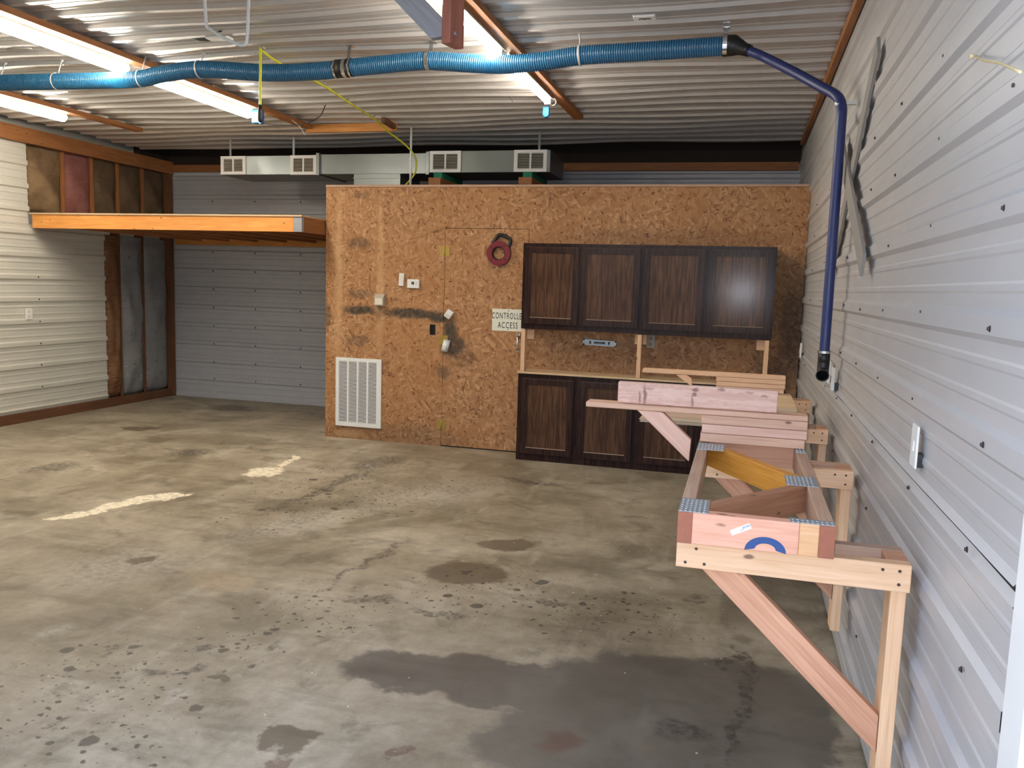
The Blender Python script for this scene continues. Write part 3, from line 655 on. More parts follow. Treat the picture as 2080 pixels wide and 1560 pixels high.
for x, y in ((-3.565, -2.50), (-3.631, -1.576), (-3.70, -1.06), (-3.76, -0.42)):
    m = MB(); m.box((x-0.022, y-0.014, 3.006), (x+0.022, y+0.014, 3.022), 0.003); m.build('hose_clip', 'strap_grey', ah)
m = MB(); m.tube([(-3.632, 0.16, 3.04), (-3.632, 0.16, 2.42)], 0.0105, 14); m.tube([(-3.632, 0.16, 2.70), (-3.632, 0.16, 2.74)], 0.0125, 14)
tag(m.build('conduit', 'white'), 'vertical white conduit pipe from ceiling to the top of the partition', 'pipe')
m = MB(); m.tube(smooth([(-2.52, -4.2, 3.044), (-2.535, -4.2, 2.85), (-2.554, -4.2, 2.70), (-2.563, -4.2, 2.545), (-2.585, -4.2, 2.522), (-2.618, -4.2, 2.532), (-2.685, -4.2, 2.561), (-2.735, -4.2, 2.592), (-2.757, -4.2, 2.614), (-2.766, -4.2, 2.72), (-2.775, -4.2, 2.88), (-2.78, -4.2, 3.044)], 8), 0.0065, 10)
rope = m.build('cable_loop', 'tie'); tag(rope, 'white cable drooping in a loop from the ceiling', 'cable')
m = MB()
for poly in ([(-3.93,-2.70),(-3.86,-2.75),(-3.78,-2.72),(-3.80,-2.66),(-3.86,-2.62),(-3.92,-2.64)], [(-3.74,-2.78),(-3.66,-2.79),(-3.64,-2.74),(-3.72,-2.72)]):
    m.prism([(x, y, 3.036) for x, y in poly], (0, 0, 0.008))
pa = thing('patched_hole', 'ragged black hole in the ceiling half covered with white tape', 'hole', (-3.8, -2.7, 3.04)); m.build('hole', 'dark', pa)
m = MB(); m.box((-3.81, -2.74, 3.018), (-3.66, -2.66, 3.036), 0.004); m.build('tape', 'tie', pa)
m = MB(); m.prism([(-5.303+0.10*math.cos(a), -2.673+0.035*math.sin(a), 3.030) for a in [2*math.pi*i/20 for i in range(20)]], (0, 0, 0.01))
ov = m.build('ceiling_plug', 'strap_grey'); tag(ov, 'oval brown plug in the ceiling by the front strip light', 'plug')
ob = thing('ceiling_outlet', 'white ceiling outlet with a black curved slot', 'outlet', (-1.105, -2.66, 3.03))
m = MB(); m.box((-1.165, -2.705, 3.016), (-1.045, -2.625, 3.040), 0.004); m.build('cover', 'white', ob)
for s in (-1, 1):
    m = MB(); pts = [(-1.105+s*0.016+0.014*math.cos(a), -2.663-0.010*math.sin(a), 3.0155) for a in [math.pi*i/8 for i in range(9)]]
    m.tube(pts, 0.004, 8); m.build('socket_slot', 'black', ob)

# hanging post and brace near the door
hp = thing('hanging_post', 'short reddish timber post hanging from the ceiling', 'post', (-1.58, -4.4, 2.41))
board('post', (-1.585, -4.38, 3.04), (-1.585, -4.38, 2.425), 0.038, 0.089, (0.28, 1, 0), 'red_lumber', hp)
board('brace', (-1.612, -4.385, 2.455), (-2.20, -4.385, 3.03), 0.038, 0.080, (1, 0, 1), 'white_lumber', hp, cutA=-.07)['label'] = 'pale whitewashed brace board'

# ------------------------------------------------------------------ air duct above the partition
du = thing('air_duct', 'galvanised sheet metal air duct with white registers above the partition', 'duct', (-4.1, 0.8, 2.43))
DY0, DY1 = 0.5, 1.1
m = MB(); m.box((-5.952, DY0, 2.632), (-4.80, DY1, 2.826), 0.003); m.build('duct_section', 'galv', du)
m = MB(); m.box((-4.80, DY0+0.01, 2.634), (-3.59, DY1, 2.834), 0.003); m.build('duct_section', 'galv', du)
m = MB(); m.box((-3.59, DY0-0.005, 2.640), (-2.345, DY1, 2.848), 0.003); m.build('duct_section', 'galv', du)
for x in (-4.80, -3.59):
    m = MB(); m.box((x-0.018, DY0-0.012, 2.622), (x+0.018, DY1+0.01, 2.846), 0.002); m.build('drive_cleat', 'galv', du)
m = MB(); m.box((-4.385, DY0-0.02, 2.426), (-3.875, DY1-0.1, 2.634), 0.003); m.box((-4.39, DY0-0.027, 2.585), (-3.87, DY1-0.1, 2.597)); m.build('duct_boot', 'galv', du)
for x, y in ((-2.47, 0.55), (-5.14, 0.6), (-5.9, 0.6)):
    m = MB(); m.box((x-0.012, y, 2.82), (x+0.012, y+0.0015, 3.03)); m.build('hanger_strap', 'galv', du)
def register(x0, x1, z0, z1, y):
    fr = MB(); grid_panel(fr, x0, x1, z0, z1, y-0.012, y, [(x0+0.035, (x0+x1)/2-0.008, z0+0.03, z1-0.03), ((x0+x1)/2+0.008, x1-0.035, z0+0.03, z1-0.03)])
    o = fr.build('register', 'white', du)
    m = MB(); n = 10
    for i in range(n):
        z = z0+0.03+(i+0.5)*(z1-z0-0.06)/n
        m.prism([(x0+0.035, y-0.010, z+0.0025), (x0+0.035, y-0.011, z+0.0005), (x0+0.035, y-0.005, z-0.0025), (x0+0.035, y-0.004, z-0.0005)], (x1-x0-0.07, 0, 0))
    m.build('louvers', 'offwhite', o)
    m = MB(); m.box((x0+0.03, y-0.0012, z0+0.025), (x1-0.03, y-0.0004, z1-0.025)); m.build('register_opening', 'dark', o)
register(-5.945, -5.645, 2.634, 2.824, DY0)
register(-5.115, -4.815, 2.628, 2.824, DY0)
register(-3.565, -3.240, 2.642, 2.848, DY0-0.005)
register(-2.700, -2.375, 2.642, 2.848, DY0-0.005)
G = 'timber blocks propping the duct on the partition'
for xa, w, lb in ((-3.455, 0.085, 'under the duct beside the conduit'), (-2.545, 0.09, 'under the end of the duct')):
    tag(board('support_block', (xa, 0.42, 2.602), (xa, 1.05, 2.602), w, 0.058, (0, 0, 1), 'green_paint'), 'green-painted timber block '+lb, 'timber block', G)
    tag(board('support_block', (xa+0.005, 0.32, 2.4985), (xa+0.005, 1.05, 2.4985), w+0.04, 0.145, (0, 0, 1), 'brown_pine'), 'tan timber block below the green block '+lb, 'timber block', G)

# ------------------------------------------------------------------ things on the partition
vg = thing('return_air_grille', 'tall white return air grille low on the partition', 'vent', (-4.075, 0, 0.127))
m = MB(); cols = [(-4.283+i*0.1045, -4.283+i*0.1045+0.088) for i in range(4)]
grid_panel(m, -4.318, -3.832, 0.125, 0.803, -0.016, -0.001, [(a, b, 0.165, 0.770) for a, b in cols]); m.build('frame', 'white', vg)
m = MB(); n = 46
for a, b in cols:
    for i in range(n):
        z = 0.165+(i+0.5)*0.605/n
        m.prism([(a, -0.0135, z+0.0032), (a, -0.0145, z-0.0032), (a, -0.0125, z-0.0034), (a, -0.0115, z+0.003)], (b-a, 0, 0))
m.build('louvers', 'white', vg)
m = MB(); m.box((-4.30, -0.0012, 0.15), (-3.85, -0.0004, 0.785)); m.build('grille_opening', 'dark', vg)
th = thing('thermostat', 'white thermostat with a small display on the partition', 'thermostat', (-3.512, 0, 1.50))
m = MB(); m.box((-3.572, -0.028, 1.50), (-3.452, -0.001, 1.585), 0.006); m.build('case', 'white', th)
m = MB(); m.box((-3.527, -0.0295, 1.535), (-3.500, -0.0275, 1.562)); m.build('display', 'lcd', th)
for z in (1.552, 1.535):
    m = MB(); m.box((-3.483, -0.031, z), (-3.475, -0.0275, z+0.008), 0.001); m.build('button', 'grey_plastic', th)
rm = thing('remote_control', 'slim white remote hung slightly tilted beside the thermostat', 'remote', (-3.634, 0, 1.52))
m = MB(); m.box((-0.025, -0.022, -0.062), (0.025, -0.001, 0.058), 0.005)
o = m.build('case', 'white', rm); o.location = (-0.002, -0.0115, 0.058); o.rotation_euler = (0, 0.06, 0)
m = MB()
for i in range(3):
    for j in range(6): m.box((-0.018+i*0.013, -0.0235, -0.035+j*0.0135), (-0.009+i*0.013, -0.0215, -0.027+j*0.0135))
o = m.build('keypad', 'offwhite', rm); o.location = (-0.002, -0.0225, 0.062); o.rotation_euler = (0, 0.06, 0)
sn = thing('sensor_box', 'grey beige plastic sensor box above the black smudge on the partition', 'sensor', (-3.845, 0, 1.325))
m = MB(); m.prism([(-3.895, -0.001, 1.325), (-3.895, -0.06, 1.325), (-3.895, -0.06, 1.40), (-3.895, -0.03, 1.434), (-3.895, -0.001, 1.434)], (0.095, 0, 0)); m.build('case', 'grey_plastic', sn)
m = MB(); m.box((-3.885, -0.0625, 1.335), (-3.81, -0.059, 1.395), 0.003); m.build('cover', 'offwhite', sn)
def det(x, z, rot, label, cyl):
    t = thing('motion_sensor', label, 'sensor', (x, 0, z), 'little white sensors on the partition')
    m = MB()
    if cyl: m.tube([(0, -0.035, -0.052), (0, -0.035, 0.05)], 0.032, 24); m.tube([(0, -0.035, 0.046), (0, -0.035, 0.053)], 0.034, 24)
    else: m.box((-0.032, -0.05, -0.04), (0.032, -0.001, 0.04), 0.007)
    o = m.build('body', 'white', t, origin=(0, 0, 0)); o.location = (0, 0, 0); o.rotation_euler = (0, rot, 0)
    m = MB(); m.box((-0.018, -0.069 if cyl else -0.054, -0.035), (0.018, -0.06 if cyl else -0.049, -0.005), 0.004)
    o = m.build('lens', 'offwhite', t, origin=(0, 0, 0)); o.location = (0, 0, 0); o.rotation_euler = (0, rot, 0)
    m = MB(); m.box((-0.012, -0.02, -0.02), (0.012, -0.0005, 0.02)); o = m.build('mount', 'white', t, origin=(0, 0, 0)); o.location = (0, 0, 0)
det(-3.143, 1.27, 0.6, 'small white boxy sensor tilted at the end of the black smudge', False)
det(-3.167, 0.972, 0.25, 'white cylindrical sensor leaning near the middle door hinge', True)
sg = thing('warning_sign', 'white CONTROLLED ACCESS sign on the plywood door', 'sign', (-2.57, 0, 1.15))
m = MB(); m.box((-2.727, -0.0035, 1.135), (-2.412, -0.0015, 1.338), 0.0008); m.build('plate', 'sign', sg)
def lettering(txt, x, z, size, sx, parent, mat, y=-0.0037):
    cu = D.curves.new('lettering', 'FONT'); cu.body = txt; cu.size = size; cu.align_x = 'CENTER'; cu.align_y = 'CENTER'; cu.extrude = 0.0003; cu.offset = 0.0006; cu.space_character = 1.25
    tmp = D.objects.new('lettering', cu); COL.objects.link(tmp)
    me = D.meshes.new_from_object(tmp.evaluated_get(bpy.context.evaluated_depsgraph_get())); D.objects.remove(tmp); D.curves.remove(cu)
    me.transform(Matrix.Translation((x, y, z)) @ Matrix.Rotation(math.pi/2, 4, 'X') @ Matrix.Diagonal((sx, 1, 1, 1)))
    me.materials.clear(); return link('lettering', me, mat, parent)
lettering('CONTROLLED', -2.57, 1.272, 0.080, 0.52, sg, 'sign_ink')
lettering('ACCESS', -2.575, 1.186, 0.080, 0.58, sg, 'sign_ink')
for x, z in ((-2.57, 1.322), (-2.57, 1.15)):
    m = MB(); m.tube([(x, -0.0035, z), (x, -0.006, z)], 0.005, 10); m.build('screw', 'screw', sg)
rl = thing('fish_tape_reel', 'red fish tape reel with black handle hung on the plywood door', 'reel', (-2.672, 0, 1.74))
def annulus(m, c, R, r, y0, y1, seg=40):
    ro = []
    for (rad, y) in ((r, y0), (R, y0), (R, y1), (r, y1)): ro.append([m.b.verts.new((c[0]+rad*math.cos(2*math.pi*i/seg), y, c[2]+rad*math.sin(2*math.pi*i/seg))) for i in range(seg)])
    for k in range(4):
        A, B = ro[k], ro[(k+1) % 4]
        for i in range(seg): m.b.faces.new((A[i], A[(i+1) % seg], B[(i+1) % seg], B[i]))
m = MB(); annulus(m, (-2.672, 0, 1.842), 0.112, 0.062, -0.048, -0.006); annulus(m, (-2.672, 0, 1.842), 0.105, 0.072, -0.052, -0.002); m.build('case', 'red_plastic', rl)
m = MB()
for a in (0.9, 2.5, 3.9, 5.6):
    m = MB(); m.tube([(-2.672+0.089*math.cos(a), -0.052, 1.842+0.089*math.sin(a)), (-2.672+0.089*math.cos(a), -0.0535, 1.842+0.089*math.sin(a))], 0.008, 12); m.build('case_bolt', 'black', rl)
m = MB(); annulus(m, (-2.672, 0, 1.842), 0.063, 0.055, -0.04, -0.012)
for i in range(18):
    a = 2*math.pi*i/18; m.box((-2.672+0.06*math.cos(a)-0.005, -0.04, 1.842+0.06*math.sin(a)-0.005), (-2.672+0.06*math.cos(a)+0.005, -0.012, 1.842+0.06*math.sin(a)+0.005))
m.build('inner_ring', 'black', rl)
m = MB(); m.tube(smooth([(-2.735, -0.028, 1.93), (-2.70, -0.028, 1.985), (-2.675, -0.028, 2.008), (-2.63, -0.028, 2.003), (-2.575, -0.028, 1.975), (-2.568, -0.028, 1.94), (-2.585, -0.028, 1.90)], 6), 0.017, 12); m.build('handle', 'black', rl)

# ------------------------------------------------------------------ cabinets
def cabinet(name, label, group, z0, z1, x0, x1, doors, dz0, dz1, toe):
    t = thing(name, label, 'cabinet', ((x0+x1)/2, -0.14, z0), group)
    CY = -0.282
    m = MB(); m.box((x0+0.002, CY+0.018, z0+0.002), (x1-0.002, -0.002, z1-0.002)); m.build('body', 'cab_frame', t)
    m = MB(); hs = [(a+0.02, b-0.02, dz0+0.025, dz1-0.025) for a, b in doors]
    grid_panel(m, x0, x1, z0, z1, CY, CY+0.018, hs); m.build('face_frame', 'cab_frame', t)
    for a, b in doors:
        y1, y0, s = CY-0.001, CY-0.020, 0.052
        m = MB(); grid_panel(m, a, b, dz0, dz1, y0, y1, [(a+s, b-s, dz0+s, dz1-s)])
        d = m.build('door', 'cab_door', t)
        m = MB(); m.box((a+s-0.004, y0+0.007, dz0+s-0.004), (b-s+0.004, y1-0.002, dz1-s+0.004)); m.build('door_panel', 'cab_panel', d)
        m = MB()
        m.prism([(a+s, y0-0.0003, dz0+s), (a+s, y0+0.007, dz0+s+0.007), (a+s, y0+0.007, dz0+s)], (b-a-2*s, 0, 0)); m.build('door_bead_lit', 'cab_edge_lit', d)  # pale strip paints the highlight along the lower bevel
        m = MB(); m.prism([(a+0.004, y0-0.0003, dz1-0.005), (a+0.004, y0+0.004, dz1+0.0006), (a+0.004, y0+0.006, dz1-0.001)], (b-a-0.008, 0, 0))
        m.build('door_bead_lit', 'cab_edge_lit', d)
    return t
D1, D2, D3, D4 = (-2.345, -1.874), (-1.846, -1.350), (-1.314, -0.818), (-0.777, -0.272)
cabinet('wall_cabinet', 'dark brown wall cabinet with two doors, partly covering the sign', 'dark wall cabinets on the partition', 1.180, 1.928, -2.374, -1.331, (D1, D2), 1.228, 1.896, 0)
cabinet('wall_cabinet', 'dark brown wall cabinet with two doors catching a bluish sheen, close to the steel wall', 'dark wall cabinets on the partition', 1.174, 1.930, -1.330, -0.252, (D3, D4), 1.222, 1.898, 0)
cabinet('base_cabinet', 'dark brown base cabinet with two doors on the floor beside the plywood door', 'dark base cabinets below the counter', 0.0, 0.783, -2.384, -1.331, ((-2.345, -1.876), (-1.818, -1.356)), 0.065, 0.742, 1)
cabinet('base_cabinet', 'dark brown base cabinet half hidden behind the stacked lumber', 'dark base cabinets below the counter', 0.0, 0.783, -1.330, -0.252, ((-1.297, -0.835), (-0.777, -0.272)), 0.065, 0.742, 1)
m = MB(); m.box((-2.392, -0.305, 0.784), (-0.245, -0.003, 0.800), 0.0015); tag(m.build('counter_board', 'ply'), 'bare plywood counter board on the base cabinets', 'counter')
G = 'timber posts between counter and wall cabinets'
for x, lb, wx in ((-2.352, 'pine post holding up the wall cabinet beside the plywood door', 0.036), (-1.325, 'pine post in the middle between counter and wall cabinets', 0.036), (-0.285, 'pine post between counter and wall cabinets, closest to the steel wall', 0.036)):
    t = thing('support_post', lb, 'post', (x, -0.24, 0.80), G)
    board('upright', (x, -0.245, 0.8005), (x, -0.245, 1.172), 0.075, wx, (1, 0, 0), 'pine', t)
    dx = 0.03 if x < -2 else (-0.03 if x > -1 else 0.0)
    board('block', (x-0.05+dx, -0.185, 1.128), (x+0.05+dx, -0.185, 1.128), 0.036, 0.086, (0, 0, 1), 'pine', t)
lv = thing('level', 'grey spirit level hung on the partition above the counter', 'level', (-1.712, 0, 1.05))
m = MB(); m.box((-0.15, -0.018, -0.026), (0.15, -0.001, -0.014), 0.001); m.box((-0.15, -0.018, 0.014), (0.15, -0.001, 0.026), 0.001); m.box((-0.15, -0.012, -0.02), (0.15, -0.004, 0.02)); m.box((-0.15, -0.018, -0.026), (-0.135, -0.001, 0.026), 0.001); m.box((0.135, -0.018, -0.026), (0.15, -0.001, 0.026), 0.001)
o = m.build('frame', 'plate', lv); o.location = (0, -0.0095, 0.018); o.rotation_euler = (0, 0.03, 0)
for a, b in (((-0.05, 0, 0), (0.05, 0, 0)), ((-0.085, 0, -0.012), (-0.085, 0, 0.012)), ((0.085, 0, -0.012), (0.085, 0, 0.012))):
    m = MB(); m.tube([a, b], 0.009, 12); o = m.build('vial', 'galv', lv, origin=(0, 0, 0)); o.location = (0, -0.016, 0.018)
ol = thing('wall_outlet', 'grey outlet plate below the wall cabinets', 'outlet', (-1.258, 0, 1.05))
m = MB(); m.box((-1.294, -0.010, 1.045), (-1.222, -0.001, 1.160), 0.003); m.build('plate', 'grey_plastic', ol)
for z in (1.078, 1.128):
    m = MB(); m.tube([(-1.258, -0.0095, z), (-1.258, -0.0115, z)], 0.016, 16); m.build('socket', 'strap_grey', ol)
ol = thing('wall_outlet', 'white outlet plate on the left steel wall below the loft', 'outlet', (W+0.02, -0.49, 1.06))
m = MB(); m.box((W+0.010, -0.527, 1.055), (W+0.032, -0.452, 1.172), 0.003); m.build('plate', 'white', ol)
for z in (1.088, 1.138):
    m = MB(); m.tube([(W+0.031, -0.49, z), (W+0.0335, -0.49, z)], 0.016, 16); m.build('socket', 'offwhite', ol)

# ------------------------------------------------------------------ things on the right wall
def plate(y, z, label, h=0.115, w=0.075, tilt=0.0, d=0.012):
    t = thing('switch_plate', label, 'switch plate', (-0.03, y, z-h/2), 'white plates on the right steel wall')
    m = MB(); m.box((-0.026-d, y-w/2, z-h/2), (-0.026, y+w/2, z+h/2), 0.003); m.build('plate', 'white', t)
    m = MB(); m.box((-0.026, y-0.030, z-0.054), (-0.004, y+0.010, z-0.018)); m.build('box', 'black', t)
    m = MB(); m.box((-0.0285-d, y-0.008, z-0.014), (-0.0255-d, y+0.008, z+0.014), 0.001); m.build('toggle', 'white', t)
plate(-4.965, 1.163, 'loose white plate standing proud of the steel wall near the first bracket', d=0.006)
plate(-2.68, 1.150, 'white plate right behind the thin blue hose end, farther of the pair')
plate(-2.90, 1.135, 'white plate right beside the thin blue hose end, nearer of the pair')
plate(-0.46, 1.117, 'white plate on the steel wall next to the cabinets')
G = 'grey diagonal boards crossed on the right steel wall'
def xboard(a, b, label):
    a, b = Vector(a), Vector(b); t = board('diagonal_strip', (-0.031, *a), (-0.031, *b), 0.10, 0.014, (-1, 0, 0), 'strap_grey', None, 0.002); tag(t, label, 'board', G)
xboard((-3.62, 2.57), (-2.42, 1.71), 'grey diagonal strip on the steel wall, rising towards the open doorway')
t = board('diagonal_strip', (-0.0465, -2.56, 2.36), (-0.0465, -3.80, 1.68), 0.10, 0.014, (-1, 0, 0), 'strap_grey', None, 0.002); tag(t, 'grey diagonal strip on the steel wall, sloping down towards the open doorway', 'board', G)
m = MB(); m.tube(smooth([(-0.036, -2.45, 1.72), (-0.038, -2.47, 1.66), (-0.036, -2.46, 1.60), (-0.036, -2.48, 1.50), (-0.038, -2.52, 1.44), (-0.036, -2.50, 1.36), (-0.036, -2.52, 1.28), (-0.036, -2.56, 1.20)], 5), 0.0035, 8); tag(m.build('wall_cable', 'strap_grey'), 'thin grey cable wandering down the steel wall behind the blue hose', 'cable')
m = MB(); m.tube(smooth([(-0.022, -5.21, 2.108), (-0.05, -5.40, 2.05), (-0.07, -5.60, 1.995), (-0.085, -5.80, 1.93)], 5), 0.0025, 8); m.tube([(-0.028, -5.21, 2.108), (-0.036, -5.21, 2.108)], 0.006, 10); tag(m.build('twine', 'twine'), 'loose piece of tan twine tied to a screw on the steel wall', 'twine')

# ------------------------------------------------------------------ wall brackets
def bracket(loc, label, group):
    t = thing('wall_bracket', label, 'bracket', loc, group); X, Y, Z = loc
    P = lambda x, y, z: (X+x, Y+y, Z+z)
    for y in (0.019, 0.146): board('arm', P(-.630, y, .621), P(-.047, y, .621), .038, .072, (0, 0, 1), 'pine' if y < .1 else 'grey_fir', t)
    board('post', P(-.066, .0825, 0.0), P(-.066, .0825, .584), .088, .038, (1, 0, 0), 'pine', t)
    board('spacer', P(-.100, .0825, .621), P(-.047, .0825, .621), .088, .070, (0, 0, 1), 'fir', t)
    board('brace', P(-.548, .058, .612), P(-.087, .058, .178), .036, .076, (1, 0, 1), 'fir', t, cutA=.07, cutB=-.072)
    for x, z in ((-.605, .600), (-.555, .600), (-.075, .640), (-.075, .605), (-.115, .640), (-.578, .640)): screw_at('screw', P(x, -0.0005, z), (0, -1, 0), 0.48, t)
    return t
G = 'wooden brackets along the right steel wall'
b0 = bracket((0.0, -5.16, 0.232), 'nearest wooden wall bracket, under the open end of the truss frame', G)
dup(b0, (0.0, -4.02, 0.232), 'second wooden wall bracket from the doorway, under the far end of the truss frame')
dup(b0, (0.0, -3.03, 0.232), 'third wooden wall bracket from the doorway, under front edge of the plywood stack')
dup(b0, (0.0, -1.92, 0.232), 'wooden wall bracket farthest from the doorway, beyond the pink board')

# ------------------------------------------------------------------ floor truss lying on the brackets
ZT = 0.889; TH = 0.086; zc = ZT+TH/2; TZ = ZT+TH
tr = thing('floor_truss', 'short open floor truss with metal plates lying flat on two brackets', 'truss', (-0.432, -4.55, ZT))
board('chord', (-.611, -5.176, zc), (-.611, -3.93, zc), .038, TH, (0, 0, 1), 'grey_fir', tr)
board('chord', (-.254, -5.176, zc), (-.254, -3.93, zc), .038, TH, (0, 0, 1), 'grey_fir', tr)
for x in (-.611, -.254):
    m = MB(); m.box((x-.019, -5.179, ZT+.0005), (x+.019, -5.1755, TZ-.0005), .001); m.build('chord_end', 'end_red', tr)
board('end_board', (-.592, -5.158, zc), (-.322, -5.158, zc), .040, TH-.001, (0, 0, 1), 'end_pink', tr)
board('end_block', (-.322, -5.160, zc), (-.273, -5.160, zc), .032, TH-.001, (0, 0, 1), 'end_light', tr)
board('cross_board', (-.592, -4.05, zc), (-.273, -4.05, zc), .038, TH-.002, (0, 0, 1), 'fir', tr)
board('web', (-.585, -4.12, zc), (-.278, -4.63, zc), .036, TH-.002, (0, 0, 1), 'amber', tr)['label'] = 'amber coloured diagonal web'
board('web', (-.585, -5.105, zc), (-.278, -4.70, zc), .036, TH-.002, (0, 0, 1), 'old_fir', tr)
def tplate(x0, x1, y0, y1):
    m = MB(); m.box((x0, y0, TZ), (x1, y1, TZ+.0012))
    nx, ny = int((x1-x0)/.012), int((y1-y0)/.02)
    for i in range(nx):
        for j in range(ny):
            m.box((x0+.004+i*.012, y0+.005+j*.02, TZ+.0012), (x0+.009+i*.012, y0+.013+j*.02, TZ+.0024))
    m.build('metal_plate', 'plate', tr)
tplate(-.630, -.552, -5.176, -5.03); tplate(-.630, -.53, -4.27, -4.13); tplate(-.335, -.240, -4.74, -4.60); tplate(-.345, -.236, -5.176, -5.135); tplate(-.275, -.236, -4.18, -4.08)
m = MB(); YS = -5.1785
m.prism([(-.433+.052*math.cos(a)*(1.0), YS-.0002, .884+.040*math.sin(a)) for a in [math.pi*i/16 for i in range(17)]]+[(-.433+.026*math.cos(a)+.0, YS-.0002, .8905+.016*math.sin(a)) for a in [math.pi*(16-i)/16 for i in range(17)]], (0, -.0004, 0))
o = m.build('paint_ring', 'blue_paint', tr); o.location.x += .030; o.location.z += .0055; o['label'] = 'half ring sprayed in blue'
m = MB(); m.box((-.027, -.0006, -.0075), (.027, 0, .0075)); o = m.build('sticker', 'white', tr); o.location = (-.467+.432, YS+4.55-.0004, .943-ZT); o.rotation_euler = (0, -.47, 0)
m = MB(); random.seed(5)
for i in range(14):
    x = .002+i*.0015; m.box((x, -.0009, -.001), (x+random.choice((.0005, .0009)), -.0006, .0045))
for i in range(5): m.box((-.006+i*.002, -.0009, -.0035), (-.0048+i*.002, -.0006, -.0015))
o2 = m.build('print', 'blue_ink', o, origin=None); o2.location = (.012, -.0011, .001)
m = MB(); m.box((-.02, -.0006, -.008), (.02, 0, .008)); o = m.build('tag', 'blue_ink', tr); o.location = (-.474+.432, -4.985+4.55, .943-ZT); o.rotation_euler = (0, .5, .92)

# ------------------------------------------------------------------ sheets, loose brackets and the pink board
G = 'stacked sheets and boards on the far brackets'; z = 0.8875
SH = [(0.0055, 'ply_grey', 0, 'thin grey plywood sheet at the very bottom of the far stack'), (0.0055, 'ply', 0.004, 'thin pale plywood sheet second from the bottom of the far stack'),
      (0.0055, 'ply_grey', -0.003, 'thin grey plywood sheet third from the bottom of the far stack'), (0.017, 'ply', 0.012, 'pale board above the three thin sheets in the far stack'),
      (0.030, 'pine', 0.02, 'thick pale pine board in the middle of the far stack'), (0.020, 'ply_grey', 0.0, 'greyish sheet just under the top boards of the far stack'),
      (0.017, 'ply_grey', 0.01, 'grey sheet second from the top of the far stack'), (0.017, 'ply', 0.016, 'pale sheet on top of the far stack')]
for i, (t_, mt, dx, lb) in enumerate(SH):
    xa, xb = -.967+dx, (-.20 if i < 5 else -.215)+dx*0.3
    yb = -1.86 if i < 3 else -2.50-0.003*i
    tag(board('lumber_sheet', (xa, (-3.18+yb)/2, z+t_/2), (xb, (-3.18+yb)/2, z+t_/2), yb+3.18-0.004*i, t_-.0006, (0, 0, 1), mt, None, .0008), lb, 'board', G); z += t_
ZS = z
def loose_bracket(y, z0, xl, xr, xa, s, mats, label, bx, by, bw=.066):
    t = thing('loose_bracket', label, 'bracket', ((xa+xr)/2, y, z0), 'loose spare brackets lying on the racks')
    hb = 0.0352*s
    for i in range(3): board('block_board', (xl+(.004 if i == 1 else 0), y+.044, z0+hb*(i+.5)), (xr-(.006 if i == 0 else 0), y+.044, z0+hb*(i+.5)), .088, hb-.0015, (0, 0, 1), mats[i % 2], t)
    board('arm', (xa, y+.044, z0+3*hb+.0105), (xr, y+.044, z0+3*hb+.0105), .088, .021, (0, 0, 1), mats[0], t, .004)
    board('brace', (bx[0], y+.030, z0+3*hb-.001), (bx[1], y+.030, by), .038, bw, (1, 0, 1), mats[1], t, cutA=bw*1.2, cutB=-bw*.82)
    return z0+3*hb+.021
ztop = loose_bracket(-4.12, TZ+.003, -.625, -.235, -1.080, 1.0, ('pink_fir', 'pink_pine'), 'loose pinkish spare bracket with a long arm, at the far end of the truss frame', (-.826, -.662), .935)
loose_bracket(-2.60, ZS+.002, -.615, -.243, -1.030, 0.72, ('pine', 'pine'), 'loose pale spare bracket on top of the sheet stack near the cabinets', (-.812, -.748), ZS+.034, .036)
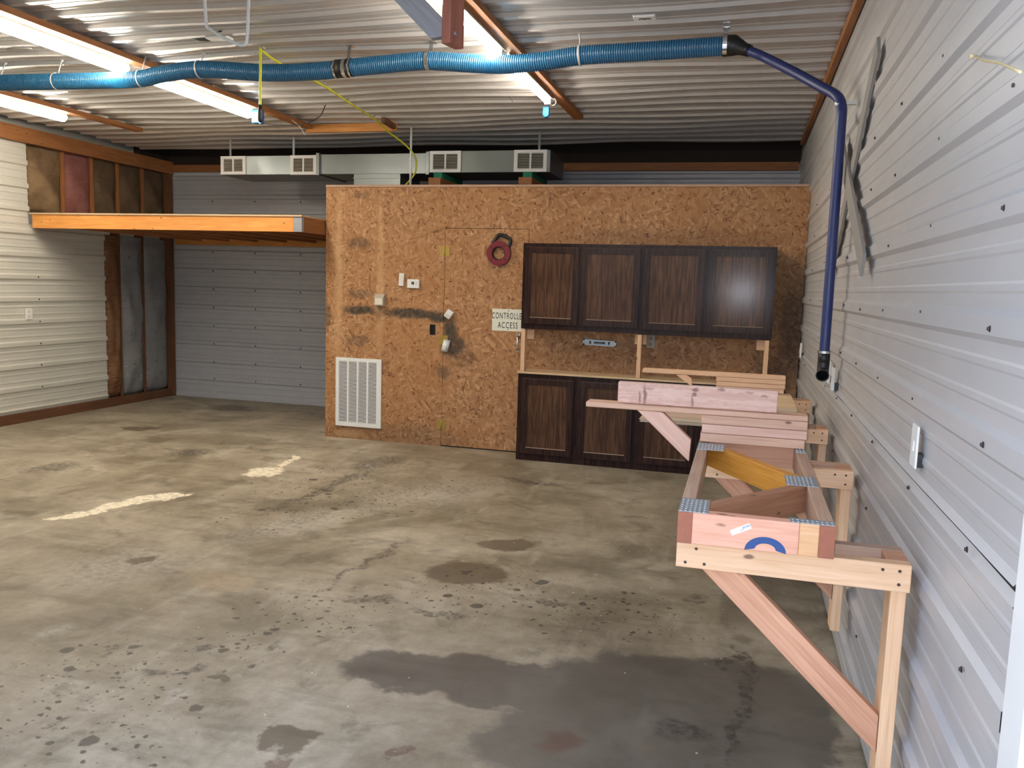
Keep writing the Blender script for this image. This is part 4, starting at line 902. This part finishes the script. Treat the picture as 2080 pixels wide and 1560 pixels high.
tag(board('plank', (-.957, -4.075, ztop+.043), (-.347, -4.075, ztop+.043), .038, .085, (0, 0, 1), 'plank', None, .004), 'pink knotty plank standing on edge on the loose bracket arm', 'plank')

# ------------------------------------------------------------------ light, camera, view
wd = D.worlds.new('sky'); SC.world = wd; wd.use_nodes = True
wt = wd.node_tree; bg = wt.nodes['Background']
sk = wt.nodes.new('ShaderNodeTexSky'); sk.sky_type = 'NISHITA'; sk.sun_disc = False; sk.sun_elevation = math.radians(48); sk.sun_rotation = math.radians(10); sk.air_density = 1.0; sk.dust_density = 2.5
mxw = wt.nodes.new('ShaderNodeMix'); mxw.data_type = 'RGBA'; mxw.inputs[0].default_value = 0.62
wt.links.new(sk.outputs[0], mxw.inputs[6]); mxw.inputs[7].default_value = (0.80, 0.88, 1.0, 1)
wt.links.new(mxw.outputs[2], bg.inputs[0]); bg.inputs[1].default_value = 0.75
# the phone's lamp beside the lens
fl = D.lights.new('phone_lamp', 'POINT'); fl.energy = 66; fl.color = (0.86, 0.90, 1.0); fl.shadow_soft_size = 0.006
fo = D.objects.new('phone_lamp', fl); COL.objects.link(fo); fo.location = (-0.52, -7.365, 1.565)

CAM = D.cameras.new('camera'); co = D.objects.new('camera', CAM); COL.objects.link(co); SC.camera = co
yaw, pit, rol = 0.267294, -0.118953, -0.031123
f = Vector((-math.sin(yaw)*math.cos(pit), math.cos(yaw)*math.cos(pit), math.sin(pit))); r = Vector((math.cos(yaw), math.sin(yaw), 0)); u = r.cross(f)
r2 = r*math.cos(rol)-u*math.sin(rol); u2 = u*math.cos(rol)+r*math.sin(rol)
Mx = Matrix((r2, u2, -f)).transposed().to_4x4(); Mx.translation = (-0.49925, -7.37059, 1.5588)
co.matrix_world = Mx
CAM.sensor_fit = 'HORIZONTAL'; CAM.sensor_width = 36.0; CAM.lens = 1680/2080*36; CAM.clip_start = 0.05; CAM.clip_end = 300

vs = SC.view_settings; SC.display_settings.display_device = 'sRGB'
vs.view_transform = 'Standard'; vs.look = 'None'; vs.gamma = 1.0; vs.use_curve_mapping = False; vs.exposure = 0.85
